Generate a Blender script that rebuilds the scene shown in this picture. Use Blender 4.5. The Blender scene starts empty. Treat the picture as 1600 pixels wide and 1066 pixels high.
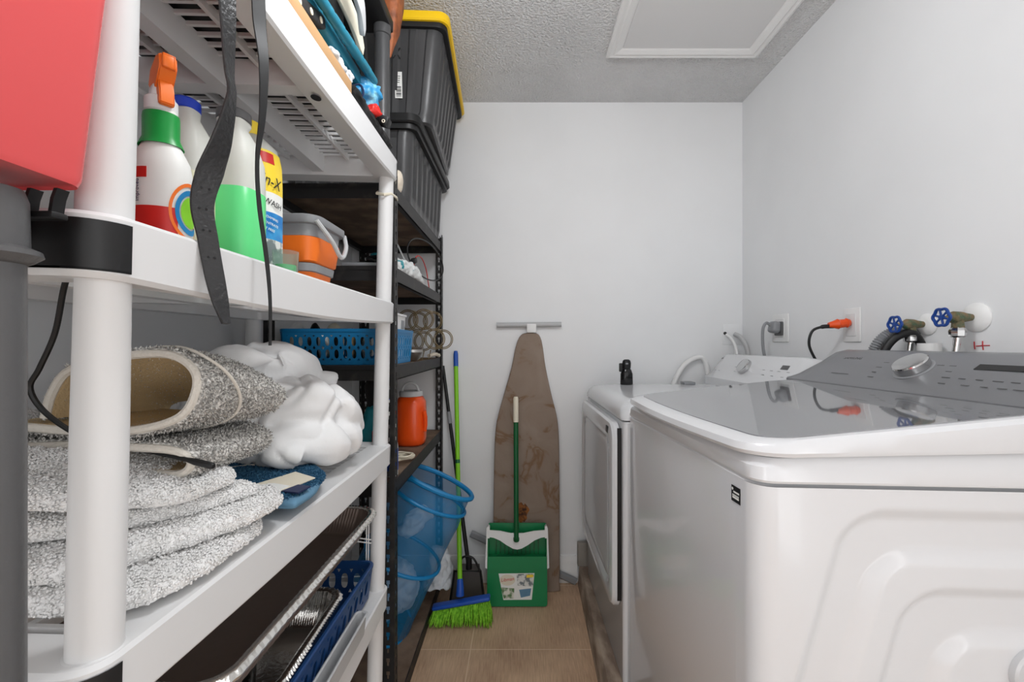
import bpy, bmesh, math, random
from mathutils import Vector, Matrix, noise, Euler
random.seed(7)
V = Vector
PI = math.pi
scene = bpy.context.scene
COL = scene.collection
F = 680.0; CX = 814.0; CY = 537.0; CZ = 1.21      # focal length in px, vanishing point, eye height
def P(px, py, Y):
    return V(((px-CX)*Y/F, Y, CZ-(py-CY)*Y/F))

# ---------------------------------------------------------------- camera, light, exposure
cam = bpy.data.cameras.new('camera'); camo = bpy.data.objects.new('camera', cam); COL.objects.link(camo)
camo.location = (0, 0, CZ); camo.rotation_euler = (PI/2, 0, 0)
cam.sensor_width = 36; cam.lens = F/1600*36; cam.shift_x = -(CX-800)/1600; cam.shift_y = (CY-533)/1600
cam.clip_start = 0.02
scene.camera = camo
w = bpy.data.worlds.new('world'); scene.world = w; w.use_nodes = True
w.node_tree.nodes['Background'].inputs[0].default_value = (1.0, 1.0, 1.0, 1)
w.node_tree.nodes['Background'].inputs[1].default_value = 1.0
def area(name, loc, rot, sx, sy, power, col=(1, 1, 1)):
    l = bpy.data.lights.new(name, 'AREA'); l.shape = 'RECTANGLE'; l.size = sx; l.size_y = sy; l.energy = power; l.color = col
    o = bpy.data.objects.new(name, l); COL.objects.link(o); o.location = loc; o.rotation_euler = rot
    return o
area('rear_fill_light', (0.15, -2.0, 1.20), (PI/2, 0, 0), 1.7, 2.2, 2, (.97, .985, 1))  # unseen panel added behind the camera as frontal fill
area('left_fill_light', (-.87, -1.15, 1.35), (0, math.radians(-90), 0), 1.6, 0.9, 11, (.97, .985, 1))  # added fill from the left, brightens washer front and right wall
area('right_fill_light', (1.14, -1.15, 1.15), (0, math.radians(90), 0), 2.0, 0.9, 9, (.97, .985, 1))  # added fill from the right, brightens left wall and shelves
scene.view_settings.view_transform = 'Standard'; scene.view_settings.look = 'None'
scene.view_settings.gamma = 1; scene.view_settings.use_curve_mapping = False
scene.view_settings.exposure = 0.3

# ---------------------------------------------------------------- materials
def lin(c):
    return tuple((x/255/12.92 if x/255 <= .04045 else ((x/255+.055)/1.055)**2.4) for x in c)
MATS = {}
def mat(name, col, rough=.5, metal=0., bump=0., bscale=60., col2=None, cscale=8., cdetail=4., cpos=(.4, .65),
        alpha=1., trans=0., ior=1.45, coat=0., spec=.5, stretch=None, bdetail=3., sss=0., bdist=.004):
    m = bpy.data.materials.new(name); m.use_nodes = True; nt = m.node_tree; N = nt.nodes; L = nt.links
    b = N['Principled BSDF']; c = lin(col)+(1,)
    b.inputs['Base Color'].default_value = c; b.inputs['Roughness'].default_value = rough
    b.inputs['Metallic'].default_value = metal; b.inputs['IOR'].default_value = ior
    b.inputs['Alpha'].default_value = alpha; b.inputs['Transmission Weight'].default_value = trans
    b.inputs['Coat Weight'].default_value = coat; b.inputs['Specular IOR Level'].default_value = spec
    b.inputs['Coat Roughness'].default_value = .05
    if sss: b.inputs['Subsurface Weight'].default_value = sss; b.inputs['Subsurface Scale'].default_value = .02
    tc = N.new('ShaderNodeTexCoord'); src = tc.outputs['Object']
    if stretch:
        mp = N.new('ShaderNodeMapping'); mp.inputs['Scale'].default_value = stretch; L.new(src, mp.inputs[0]); src = mp.outputs[0]
    if col2 is not None:
        n = N.new('ShaderNodeTexNoise'); n.inputs['Scale'].default_value = cscale; n.inputs['Detail'].default_value = cdetail
        L.new(src, n.inputs['Vector'])
        r = N.new('ShaderNodeValToRGB'); r.color_ramp.elements[0].position = cpos[0]; r.color_ramp.elements[1].position = cpos[1]
        r.color_ramp.elements[0].color = c; r.color_ramp.elements[1].color = lin(col2)+(1,)
        L.new(n.outputs[0], r.inputs[0]); L.new(r.outputs[0], b.inputs['Base Color'])
    if bump:
        n = N.new('ShaderNodeTexNoise'); n.inputs['Scale'].default_value = bscale; n.inputs['Detail'].default_value = bdetail
        L.new(src, n.inputs['Vector'])
        bp = N.new('ShaderNodeBump'); bp.inputs['Strength'].default_value = bump; bp.inputs['Distance'].default_value = bdist
        L.new(n.outputs[0], bp.inputs['Height']); L.new(bp.outputs[0], b.inputs['Normal'])
    MATS[name] = m
    return m
mat('wall', (240, 241, 242), .55, bump=.25, bscale=7, col2=(233, 234, 235), cscale=1.6, cpos=(.35, .7))
mat('ceiling', (240, 240, 240), .95, bump=1.0, bscale=105, col2=(228, 228, 228), cscale=3, cpos=(.4, .7), bdetail=4, bdist=.02)
mat('trim', (236, 236, 235), .4, bump=.08, bscale=30)
mat('panel', (222, 222, 222), .55)
mat('white_plastic', (226, 226, 226), .42, bump=.05, bscale=20)
mat('appliance', (221, 222, 224), .18, coat=.4)
mat('appliance_grey', (205, 206, 208), .22, coat=.3)
mat('glass_lid', (120, 121, 124), .03, ior=2.0, coat=.6, spec=.8)
mat('console', (134, 135, 138), .34, metal=.35)
mat('chrome', (205, 205, 205), .12, metal=1)
mat('steel', (170, 168, 165), .3, metal=1)
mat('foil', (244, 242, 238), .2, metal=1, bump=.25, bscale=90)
mat('foil_reflect', (118, 102, 93), .36, metal=.35, bump=.1, bscale=60)  # brown reflections of the tray's inside put into the foil colour
mat('black', (22, 22, 23), .45)
mat('black_gloss', (14, 14, 15), .15)
mat('black_metal', (30, 29, 29), .5, col2=(58, 54, 50), cscale=25, cpos=(.55, .75))
mat('leather', (42, 42, 43), .42, bump=.5, bscale=160)
mat('grey_dark', (88, 88, 89), .38, bump=.15, bscale=120)
mat('tote', (66, 66, 67), .33, bump=.1, bscale=100)
mat('yellow', (246, 200, 20), .4)
mat('red_bin', (238, 96, 98), .26)
mat('red', (205, 40, 34), .4)
mat('marker_red', (196, 60, 66), .8)
mat('orange', (244, 118, 30), .4)
mat('orange_red', (238, 82, 20), .3, coat=.2)
mat('green', (14, 150, 62), .35)
mat('green_pan', (10, 128, 74), .38)
mat('green_dark', (12, 92, 48), .35)
mat('lime', (132, 205, 36), .45)
mat('lime_b', (156, 222, 62), .7, col2=(96, 170, 20), cscale=90)
mat('blue', (30, 82, 178), .4)
mat('navy', (30, 42, 80), .6)
mat('blue_cap', (22, 60, 190), .35)
mat('blue_wheel', (24, 66, 142), .4)
mat('basket_blue', (22, 128, 186), .4)
mat('basket_light', (120, 192, 220), .4)
mat('crate_blue', (26, 66, 118), .4)
mat('teal', (32, 122, 146), .45)
mat('teal_cloth', (20, 128, 140), .6, bump=.3, bscale=40)
mat('cream', (228, 220, 200), .6)
mat('grey_light', (190, 191, 192), .4)
mat('grey_mid', (140, 142, 145), .4)
mat('cardboard', (188, 148, 104), .8, bump=.1, bscale=100)
mat('brown_leather', (172, 98, 56), .55, bump=.6, bscale=70, col2=(120, 64, 34), cscale=30)
mat('particleboard', (98, 78, 62), .8, col2=(132, 110, 92), cscale=10, bump=.2, bscale=150)
mat('brass', (150, 132, 100), .35, metal=.8)
mat('valve_green', (74, 98, 74), .6, bump=.6, bscale=150, col2=(128, 104, 74), cscale=60)
mat('curb', (130, 112, 98), .8, bump=.6, bscale=50, col2=(178, 160, 142), cscale=22, stretch=(1, .35, 1))
mat('block', (150, 144, 136), .8, bump=.4, bscale=60)
mat('jug', (236, 237, 230), .35, trans=.25, ior=1.2)
mat('liquid_green', (100, 222, 136), .3)
mat('liquid_yellow', (218, 216, 184), .3)
mat('clear', (225, 238, 232), .12, trans=.9, ior=1.15)
mat('label_blue', (30, 124, 198), .4, col2=(70, 170, 222), cscale=30)
mat('label_yellow', (250, 218, 60), .4)
mat('label_white', (238, 238, 234), .5)
mat('label_photo', (120, 128, 130), .5, col2=(225, 225, 220), cscale=45, cpos=(.45, .55))
mat('label_green', (96, 130, 84), .5, col2=(228, 226, 214), cscale=40, cpos=(.42, .56))
mat('rug_white', (250, 249, 248), .95, bump=.8, bscale=300, col2=(243, 242, 240), cscale=60, bdetail=5)
mat('rug_grey', (148, 146, 142), .95, bump=.6, bscale=190, col2=(232, 229, 224), cscale=230, cpos=(.42, .62), bdetail=5)
mat('rug_tan', (196, 172, 132), .85, bump=.5, bscale=260)
mat('rug_bind', (214, 208, 198), .9, bump=.5, bscale=200)
mat('rug_blue', (34, 84, 118), .95, bump=1., bscale=200, col2=(82, 132, 162), cscale=160, cpos=(.45, .75), bdetail=5)
mat('rug_blue_bind', (98, 140, 168), .8, bump=.3, bscale=150)
mat('comforter', (236, 236, 236), .85, bump=.35, bscale=30, bdetail=4)
mat('cloth_white', (230, 234, 238), .8, bump=.5, bscale=40)
mat('pouch', (52, 140, 190), .35, bump=.5, bscale=50, col2=(160, 220, 232), cscale=28, cpos=(.45, .62))
mat('bag_white', (232, 234, 233), .4, bump=.8, bscale=40, col2=(40, 150, 160), cscale=16, cpos=(.64, .66))
mat('shell', (226, 214, 196), .7, bump=.5, bscale=40)
mat('dark_junk', (44, 42, 42), .6, bump=.4, bscale=40)
mat('steel_dark', (96, 91, 88), .3, metal=.35)
mat('scorch', (150, 92, 44), .8, col2=(60, 38, 26), cscale=40, cpos=(.45, .6))
m_ = mat('fill_glow', (255, 255, 255), .5); m_.node_tree.nodes['Principled BSDF'].inputs['Emission Color'].default_value = (.96, .98, 1, 1); m_.node_tree.nodes['Principled BSDF'].inputs['Emission Strength'].default_value = 35
# hamper mesh: a real woven net, half open
def mesh_mat():
    m = mat('net_blue', (8, 122, 178), .5); nt = m.node_tree; N = nt.nodes; L = nt.links; b = N['Principled BSDF']
    b.inputs['Alpha'].default_value = .54
    return m
mesh_mat()
def floor_mat():
    m = mat('floor_tile', (134, 108, 88), .42); nt = m.node_tree; N = nt.nodes; L = nt.links; b = N['Principled BSDF']
    tc = N.new('ShaderNodeTexCoord'); mp = N.new('ShaderNodeMapping'); mp.inputs['Location'].default_value = (0.199, -1.721+.457*4, 0)
    L.new(tc.outputs['Object'], mp.inputs[0])
    br = N.new('ShaderNodeTexBrick'); br.offset = 0; br.inputs['Scale'].default_value = 1; br.inputs['Brick Width'].default_value = .61
    br.inputs['Row Height'].default_value = .457; br.inputs['Mortar Size'].default_value = .0022; br.inputs['Mortar Smooth'].default_value = .1
    L.new(mp.outputs[0], br.inputs['Vector'])
    ms = N.new('ShaderNodeMapping'); ms.inputs['Scale'].default_value = (1, .06, 1); L.new(tc.outputs['Object'], ms.inputs[0])
    n1 = N.new('ShaderNodeTexNoise'); n1.inputs['Scale'].default_value = 240; n1.inputs['Detail'].default_value = 3; L.new(ms.outputs[0], n1.inputs['Vector'])
    n2 = N.new('ShaderNodeTexNoise'); n2.inputs['Scale'].default_value = 5; n2.inputs['Detail'].default_value = 4; L.new(tc.outputs['Object'], n2.inputs['Vector'])
    r = N.new('ShaderNodeValToRGB'); r.color_ramp.elements[0].color = lin((172, 138, 112))+(1,); r.color_ramp.elements[1].color = lin((228, 196, 162))+(1,)
    r.color_ramp.elements[0].position = .3; r.color_ramp.elements[1].position = .75
    mx = N.new('ShaderNodeMath'); mx.operation = 'ADD'; mm = N.new('ShaderNodeMath'); mm.operation = 'MULTIPLY'; mm.inputs[1].default_value = .5
    L.new(n1.outputs[0], mx.inputs[0]); L.new(n2.outputs[0], mx.inputs[1]); L.new(mx.outputs[0], mm.inputs[0]); L.new(mm.outputs[0], r.inputs[0])
    c = N.new('ShaderNodeMix'); c.data_type = 'RGBA'; L.new(br.outputs['Fac'], c.inputs[0]); L.new(r.outputs[0], c.inputs[6])
    c.inputs[7].default_value = lin((222, 198, 170))+(1,); L.new(c.outputs[2], b.inputs['Base Color'])
floor_mat()
def board_mat():
    m = mat('board_cover', (140, 122, 108), .9, bump=.3, bscale=60); nt = m.node_tree; N = nt.nodes; L = nt.links; b = N['Principled BSDF']
    tc = N.new('ShaderNodeTexCoord')
    n = N.new('ShaderNodeTexNoise'); n.inputs['Scale'].default_value = 6; n.inputs['Detail'].default_value = 6; n.inputs['Distortion'].default_value = 1.2
    L.new(tc.outputs['Object'], n.inputs['Vector'])
    r = N.new('ShaderNodeValToRGB'); e = r.color_ramp.elements
    e[0].position = .3; e[0].color = lin((150, 134, 121))+(1,); e[1].position = .54; e[1].color = lin((141, 124, 110))+(1,)
    k = e.new(.6); k.color = lin((126, 98, 74))+(1,); k = e.new(.64); k.color = lin((140, 122, 107))+(1,)
    L.new(n.outputs[0], r.inputs[0]); L.new(r.outputs[0], b.inputs['Base Color'])
board_mat()
def M(n): return MATS[n]

# ---------------------------------------------------------------- mesh builder
def rrect(x0, x1, y0, y1, r, n=6):
    out = []
    for cx, cy, a in ((x1-r, y0+r, -PI/2), (x1-r, y1-r, 0), (x0+r, y1-r, PI/2), (x0+r, y0+r, PI)):
        for i in range(n+1):
            t = a+PI/2*i/n; out.append((cx+r*math.cos(t), cy+r*math.sin(t)))
    return out
def catmull(pts, n=8, closed=False):
    pts = [V(p) for p in pts]; N = len(pts); out = []
    rng = range(N if closed else N-1)
    for i in rng:
        p0 = pts[(i-1) % N] if (closed or i > 0) else pts[0]*2-pts[1]
        p1 = pts[i]; p2 = pts[(i+1) % N]
        p3 = pts[(i+2) % N] if (closed or i+2 < N) else pts[-1]*2-pts[-2]
        for k in range(n):
            t = k/n
            out.append(.5*((2*p1)+(-p0+p2)*t+(2*p0-5*p1+4*p2-p3)*t*t+(-p0+3*p1-3*p2+p3)*t**3))
    if not closed: out.append(pts[-1])
    return out
class MB:
    def __init__(s): s.bm = bmesh.new(); s.mi = 0
    def _f(s, vs):
        try:
            f = s.bm.faces.new(vs); f.material_index = s.mi; return f
        except ValueError: return None
    def merge(s, t, Mx=None):
        if Mx is not None: bmesh.ops.transform(t, matrix=Mx, verts=t.verts)
        mp = {v: s.bm.verts.new(v.co) for v in t.verts}
        for f in t.faces: s._f([mp[v] for v in f.verts])
        t.free(); return s
    def box(s, lo, hi, r=0, seg=2, Mx=None):
        t = bmesh.new(); bmesh.ops.create_cube(t, size=1)
        lo = V(lo); hi = V(hi); c = (lo+hi)/2; d = hi-lo
        for v in t.verts: v.co = V((v.co.x*d.x, v.co.y*d.y, v.co.z*d.z))+c
        if r > 0: bmesh.ops.bevel(t, geom=t.edges[:], offset=min(r, min(abs(d.x), abs(d.y), abs(d.z))*.49), segments=seg, affect='EDGES', profile=.5)
        return s.merge(t, Mx)
    def obox(s, c, size, rot=(0, 0, 0), r=0, seg=2):
        Mx = Matrix.Translation(V(c)) @ Euler(rot).to_matrix().to_4x4(); h = V(size)/2
        return s.box(-h, h, r, seg, Mx)
    def loft(s, rings, caps=True, closed=True, loop=False):
        R = [[s.bm.verts.new(p) for p in ring] for ring in rings]; n = len(R[0])
        rr = range(len(R)) if loop else range(len(R)-1)
        for i in rr:
            a = R[i]; b = R[(i+1) % len(R)]
            for j in range(n if closed else n-1):
                k = (j+1) % n; s._f([a[j], a[k], b[k], b[j]])
        if caps and closed and not loop: s._f(R[0][::-1]); s._f(R[-1])
        return s
    def tube(s, pts, r, seg=8, closed=False, caps=True, flat=1.0):
        pts = [V(p) for p in pts]; n = len(pts); rings = []; up = None
        for i, p in enumerate(pts):
            if closed: d = pts[(i+1) % n]-pts[i-1]
            else: d = pts[min(i+1, n-1)]-pts[max(i-1, 0)]
            d = d.normalized() if d.length > 1e-9 else V((0, 0, 1))
            if up is None: up = V((0, 0, 1)) if abs(d.z) < .9 else V((1, 0, 0))
            x = up-d*up.dot(d); x = x.normalized() if x.length > 1e-6 else d.orthogonal().normalized(); up = x; y = d.cross(x)
            ri = r[i] if isinstance(r, (list, tuple)) else r
            rings.append([p+x*ri*flat*math.cos(2*PI*k/seg)+y*ri*math.sin(2*PI*k/seg) for k in range(seg)])
        return s.loft(rings, caps=caps and not closed, loop=closed)
    def cyl(s, p0, p1, r0, r1=None, seg=24, caps=True):
        return s.tube([p0, p1], [r0, r0 if r1 is None else r1], seg, caps=caps)
    def lathe(s, c, prof, seg=28, sx=1, sy=1, Mx=None, caps=True, power=2, yaw=0):
        c = V(c); rings = []
        for r, z in prof:
            ring = []
            for k in range(seg):
                a = 2*PI*k/seg; ca, sa = math.cos(a), math.sin(a)
                q = (abs(ca)**power+abs(sa)**power)**(-1/power)
                x, y = r*q*ca*sx, r*q*sa*sy
                p = V((x*math.cos(yaw)-y*math.sin(yaw), x*math.sin(yaw)+y*math.cos(yaw), z))
                if Mx is not None: p = Mx @ p
                ring.append(c+p)
            rings.append(ring)
        return s.loft(rings, caps=caps)
    def prism(s, pts, fn, h0, h1):
        return s.loft([[fn(a, b, h0) for a, b in pts], [fn(a, b, h1) for a, b in pts]])
    def ribbon(s, pts, wd, th):
        """pts: centre line, wd: list of half-width vectors"""
        rings = []; n = len(pts)
        for i in range(n):
            d = (pts[min(i+1, n-1)]-pts[max(i-1, 0)]).normalized(); nn = d.cross(wd[i]).normalized()*th/2
            p = pts[i]; q = wd[i]
            rings.append([p-q-nn*.4, p-q*.9-nn, p+q*.9-nn, p+q-nn*.4, p+q+nn*.4, p+q*.9+nn, p-q*.9+nn, p-q+nn*.4])
        return s.loft(rings)
    def grid(s, fn, nu, nv):
        R = [[s.bm.verts.new(fn(i/nu, j/nv)) for j in range(nv+1)] for i in range(nu+1)]
        for i in range(nu):
            for j in range(nv): s._f([R[i][j], R[i+1][j], R[i+1][j+1], R[i][j+1]])
        return s
    def noise(s, amp, freq, seed=0, amp2=0, freq2=100, along=None):
        s.bm.normal_update()
        for v in s.bm.verts:
            k = amp*noise.noise(v.co*freq+V((seed, seed*2, 0)))+(amp2*noise.noise(v.co*freq2+V((0, seed, 5))) if amp2 else 0)
            v.co += (V(along) if along else v.normal)*k
        return s
    def build(s, name, m, parent=None, local=False, smooth=35, fix=True):
        if fix: bmesh.ops.recalc_face_normals(s.bm, faces=s.bm.faces[:])
        me = bpy.data.meshes.new(name); s.bm.to_mesh(me); s.bm.free()
        for q in (m if isinstance(m, (list, tuple)) else [m]): me.materials.append(M(q) if isinstance(q, str) else q)
        if smooth:
            me.polygons.foreach_set('use_smooth', [True]*len(me.polygons))
            if smooth < 180: me.set_sharp_from_angle(angle=math.radians(smooth))
        o = bpy.data.objects.new(name, me); COL.objects.link(o)
        if parent is not None:
            o.parent = parent
            if not local: me.transform(wm(parent).inverted())
        return o
def wm(o):
    m = o.matrix_basis.copy()
    while o.parent: o = o.parent; m = o.matrix_basis @ m
    return m
def tag(o, label, cat, group=None, kind=None):
    o['label'] = label; o['category'] = cat
    if group: o['group'] = group
    if kind: o['kind'] = kind
    return o
def base(o):
    """single mesh thing: put its origin at its own base"""
    me = o.data; xs = [v.co for v in me.vertices]
    c = V(((min(v.x for v in xs)+max(v.x for v in xs))/2, (min(v.y for v in xs)+max(v.y for v in xs))/2, min(v.z for v in xs)))
    me.transform(Matrix.Translation(-c)); o.location = c
    return o
def single(mb, name, m, label, cat, group=None, **k):
    return tag(base(mb.build(name, m, **k)), label, cat, group)
def thing(name, label, cat, loc, rot=(0, 0, 0), group=None):
    o = bpy.data.objects.new(name, None); COL.objects.link(o); o.empty_display_size = .05
    o.location = loc; o.rotation_euler = rot
    return tag(o, label, cat, group)
def structure(o): o['kind'] = 'structure'; return o
def text_bm(body, size, ext=.0004, shear=0, align='CENTER'):
    cu = bpy.data.curves.new('t', 'FONT'); cu.body = body; cu.size = size; cu.extrude = ext; cu.shear = shear
    cu.align_x = align; cu.align_y = 'CENTER'; cu.resolution_u = 3
    o = bpy.data.objects.new('t', cu); COL.objects.link(o); bpy.context.view_layer.update()
    me = bpy.data.meshes.new_from_object(o.evaluated_get(bpy.context.evaluated_depsgraph_get()))
    t = bmesh.new(); t.from_mesh(me); bpy.data.meshes.remove(me); bpy.data.objects.remove(o); bpy.data.curves.remove(cu)
    return t
def frame(o, x, y):
    x = V(x).normalized(); y = V(y); y = (y-x*x.dot(y)).normalized(); z = x.cross(y)
    m = Matrix.Identity(4)
    for i in range(3): m[i][0] = x[i]; m[i][1] = y[i]; m[i][2] = z[i]; m[i][3] = V(o)[i]
    return m
def bake(o, mods):
    for kind, kw in mods:
        md = o.modifiers.new(kind, kind)
        for a, b in kw.items(): setattr(md, a, b)
    bpy.context.view_layer.update()
    me = bpy.data.meshes.new_from_object(o.evaluated_get(bpy.context.evaluated_depsgraph_get()))
    o.modifiers.clear(); o.data = me
    return o
def disp(o, fn):
    me = o.data; nn = [v.normal.copy() for v in me.vertices]
    for v, n in zip(me.vertices, nn): v.co += n*fn(v.co)
    me.polygons.foreach_set('use_smooth', [True]*len(me.polygons)); me.update()
def tufts(mb, n, h, r, seed=0, dev=.35, skip=None, mi=0):
    """pile of a rug: n little loops standing on the surface"""
    rnd = random.Random(seed); bm = mb.bm; bmesh.ops.recalc_face_normals(bm, faces=bm.faces[:]); fs = []; acc = []; t = 0
    for f in bm.faces:
        c = f.calc_center_median(); a = f.calc_area()
        if skip and skip(c, f.normal): continue
        t += a; acc.append(t); fs.append(([v.co.copy() for v in f.verts], f.normal.copy()))
    import bisect
    for i in range(n):
        vs, nn = fs[min(len(fs)-1, bisect.bisect_left(acc, rnd.random()*t))]
        a, b = rnd.random(), rnd.random(); k = len(vs)
        p = vs[0].lerp(vs[1], a).lerp(vs[-1 if k < 4 else 3].lerp(vs[2], a), b)
        d = (nn+V((rnd.gauss(0, dev), rnd.gauss(0, dev), rnd.gauss(0, dev)))).normalized(); x = d.orthogonal().normalized(); y = d.cross(x); hh = h*rnd.uniform(.7, 1.25)
        base_ = [p+(x*math.cos(q)+y*math.sin(q))*r+d*hh*.45 for q in (0, 1.571, 3.142, 4.712)]
        B = [bm.verts.new(q) for q in base_]; T = bm.verts.new(p+d*hh); L = bm.verts.new(p-d*h*.2)
        for j in range(4): mb._f([B[j], B[(j+1) % 4], T]); mb._f([B[(j+1) % 4], B[j], L])
def pillow(mb, outline, zf, th, nr=14, na=120, edge=6, amp=0, freq=60, amp2=0, freq2=200, seed=0, wob=.0):
    """soft slab with a closed outline (x, y) lying on z = zf(x, y)"""
    pts = catmull([V((x, y, 0)) for x, y in outline], max(2, na//len(outline)), True)
    c = sum(pts, V())/len(pts); rows = []
    pts = [p+(p-c).normalized()*wob*noise.noise(p*60+V((seed, 0, 0))) for p in pts]
    for side in (1, -1):
        R = [0.02]+[(i/nr)**.7 for i in range(1, nr+1)]
        if side < 0: R = R[::-1][1:]
        for r in R:
            ring = []
            for p in pts:
                q = c+(p-c)*r; h = th/2*(max(0, 1-r**edge))**.5; z0 = zf(q.x, q.y)+th/2
                n = amp*noise.noise(V((q.x, q.y, side))*freq+V((seed, 0, 0)))+amp2*noise.noise(V((q.x, q.y, side))*freq2+V((0, seed, 0)))
                ring.append(V((q.x, q.y, z0+side*h+(n if side > 0 else 0))))
            rows.append(ring)
    mb.loft(rows)
    return mb
# ---------------------------------------------------------------- the room
BW = 2.215; RW = 1.127; LW = -.86; CH = 2.438; Y0 = -2.1
structure(MB().box((LW-.1, Y0, -.1), (RW+.1, BW+.1, 0)).build('floor', 'floor_tile'))
structure(MB().box((LW-.1, Y0, CH), (RW+.1, BW+.1, CH+.1)).build('ceiling', 'ceiling'))
structure(MB().box((LW-.1, BW, 0), (RW+.1, BW+.1, CH)).build('wall_back', 'wall'))
structure(MB().box((RW, -.69, 0), (RW+.1, BW, CH)).box((RW, Y0, 0), (RW+.1, -1.61, CH)).box((RW, -1.61, 0), (RW+.1, -.69, 0.14)).box((RW, -1.61, 2.16), (RW+.1, -.69, CH)).build('wall_right', 'wall'))  # opening behind the camera added for the right fill light
structure(MB().box((LW-.1, -.69, 0), (LW, BW, CH)).box((LW-.1, Y0, 0), (LW, -1.61, CH)).box((LW-.1, -1.61, 0), (LW, -.69, 0.54)).box((LW-.1, -1.61, 2.16), (LW, -.69, CH)).build('wall_left', 'wall'))  # unseen opening made here to let the left fill in
m = MB()
prof = [(0, 0), (.016, 0), (.016, .085), (.012, .095), (.013, .105), (.008, .118), (.006, .132), (0, .135)]
m.loft([[V((x, BW-a, b)) for a, b in prof] for x in (LW, .285)])
structure(m.build('baseboard_back', 'trim'))
m = MB(); m.loft([[V((RW-a, y, b)) for a, b in prof] for y in (-.68, BW-.017)])
structure(m.build('baseboard_right', 'trim'))
# attic hatch
hx0, hx1, hy0, hy1 = .36, 1.0, 1.2, 1.85
h = thing('attic_hatch', 'white square attic hatch with mitred frame in the textured ceiling', 'attic hatch', ((hx0+hx1)/2, (hy0+hy1)/2, CH))
m = MB(); m.box((hx0+.06, hy0+.06, CH-.012), (hx1-.06, hy1-.06, CH-.002)); m.build('hatch_panel', 'panel', h)
pf = [(0, 0), (0, -.014), (.012, -.02), (.024, -.016), (.03, -.02), (.05, -.014), (.062, -.008), (.07, -.004), (.07, 0)]
def mitre(a, b, n):
    mm = MB(); a = V(a); b = V(b); n = V(n); d = (b-a).normalized()
    mm.loft([[a+d*p+n*p+V((0, 0, z)) for p, z in pf], [b-d*p+n*p+V((0, 0, z)) for p, z in pf]])
    mm.build('frame_rail', 'trim', h, smooth=0)
Z = CH-.0005
mitre((hx0, hy1, Z), (hx1, hy1, Z), (0, -1, 0)); mitre((hx0, hy0, Z), (hx1, hy0, Z), (0, 1, 0))
mitre((hx0, hy0, Z), (hx0, hy1, Z), (1, 0, 0)); mitre((hx1, hy0, Z), (hx1, hy1, Z), (-1, 0, 0))
# unseen globe light added overhead to brighten aisle and ceiling
t = thing('fill_lamp', 'added white globe light hung out of view to brighten the room', 'lamp', (-.02, .68, CH))
MB().cyl((-.02, .68, CH), (-.02, .68, CH-.03), .07).build('fill_base', 'trim', t)
MB().cyl((-.02, .68, CH-.03), (-.02, .68, 2.19), .008, seg=10).build('fill_stem', 'trim', t)
MB().lathe((-.02, .68, 2.11), [(.10*math.sin(PI*k/16)+.001, -.10*math.cos(PI*k/16)) for k in range(17)], 32).build('fill_globe', 'fill_glow', t, smooth=180)
# raised curb under the machines
m = MB(); n = 30
def curb_ring(y):
    x = .274+.012*(y-1.5)/.7; j = .003*noise.noise(V((0, y*9, 0)))
    return [V((x, y, 0)), V((x+.006+j, y, .088+j)), V((x+.014, y, .098+j)), V((1.11, y, .098)), V((1.11, y, 0))]
m.loft([curb_ring(.2+1.985*i/n) for i in range(n+1)])
structure(m.build('trim_1', 'curb'))
single(MB().box((.283, 2.165, .099), (.335, 2.198, .215), .004), 'wood_block', 'block', 'weathered grey wood block standing on the curb end against the back wall', 'wood block')
# loose strip of trim at the foot of the back wall
p0 = P(736, 834, 2.19); p1 = P(900, 905, 2.185); p1.z = .014
m = MB(); m.tube([p0, p0.lerp(p1, .5), p1], .012, 6, flat=1.6)
single(m, 'loose_trim', 'grey_mid', 'loose grey strip of trim slanting across the wall foot behind the ironing board', 'trim strip')

# ---------------------------------------------------------------- washer and dryer
def quad(A, B, C, D, lu, lv):
    A, B, C, D = V(A), V(B), V(C), V(D)
    def f(u, v, z):
        s = u/lu; t = v/lv
        p = A.lerp(B, s).lerp(D.lerp(C, s), t); return V((p.x, p.y, z))
    return f
WL, WV = .655, .695
W = quad((.385, .705), (1.047, .664), (1.035, 1.376), (.343, 1.40), WL, WV)
wa = thing('washing_machine', 'white top-load washing machine with grey glass lid and round silver dial', 'washing machine', tuple(W(WL/2, WV/2, .098)))
def ring(f, x0, x1, y0, y1, r, zf, bow=0, n=7):
    out = []
    pts = rrect(x0, x1, y0, y1, r, n)
    # extra points along the front and sides
    full = []
    for i, (a, b) in enumerate(pts):
        c, d = pts[(i+1) % len(pts)]; full.append((a, b))
        if i % (n+1) == n:
            for j in range(1, 12): full.append((a+(c-a)*j/12, b+(d-b)*j/12))
    for a, b in full:
        q = max(0, 1-(a-x0)/.15); t = (b-y0)/(y1-y0)
        aa = a-bow*q*math.sin(PI*min(1, max(0, t)))
        out.append(f(aa, b, zf(a) if callable(zf) else zf))
    return out
m = MB()
rr = [(.004, .098), (0, .105), (0, .976), (.003, .979), (.003, .981)]
m.loft([ring(W, d, WL-d, d+.020, WV-d, .030, z) for d, z in rr]); m.build('cabinet', 'appliance', wa)
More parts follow.
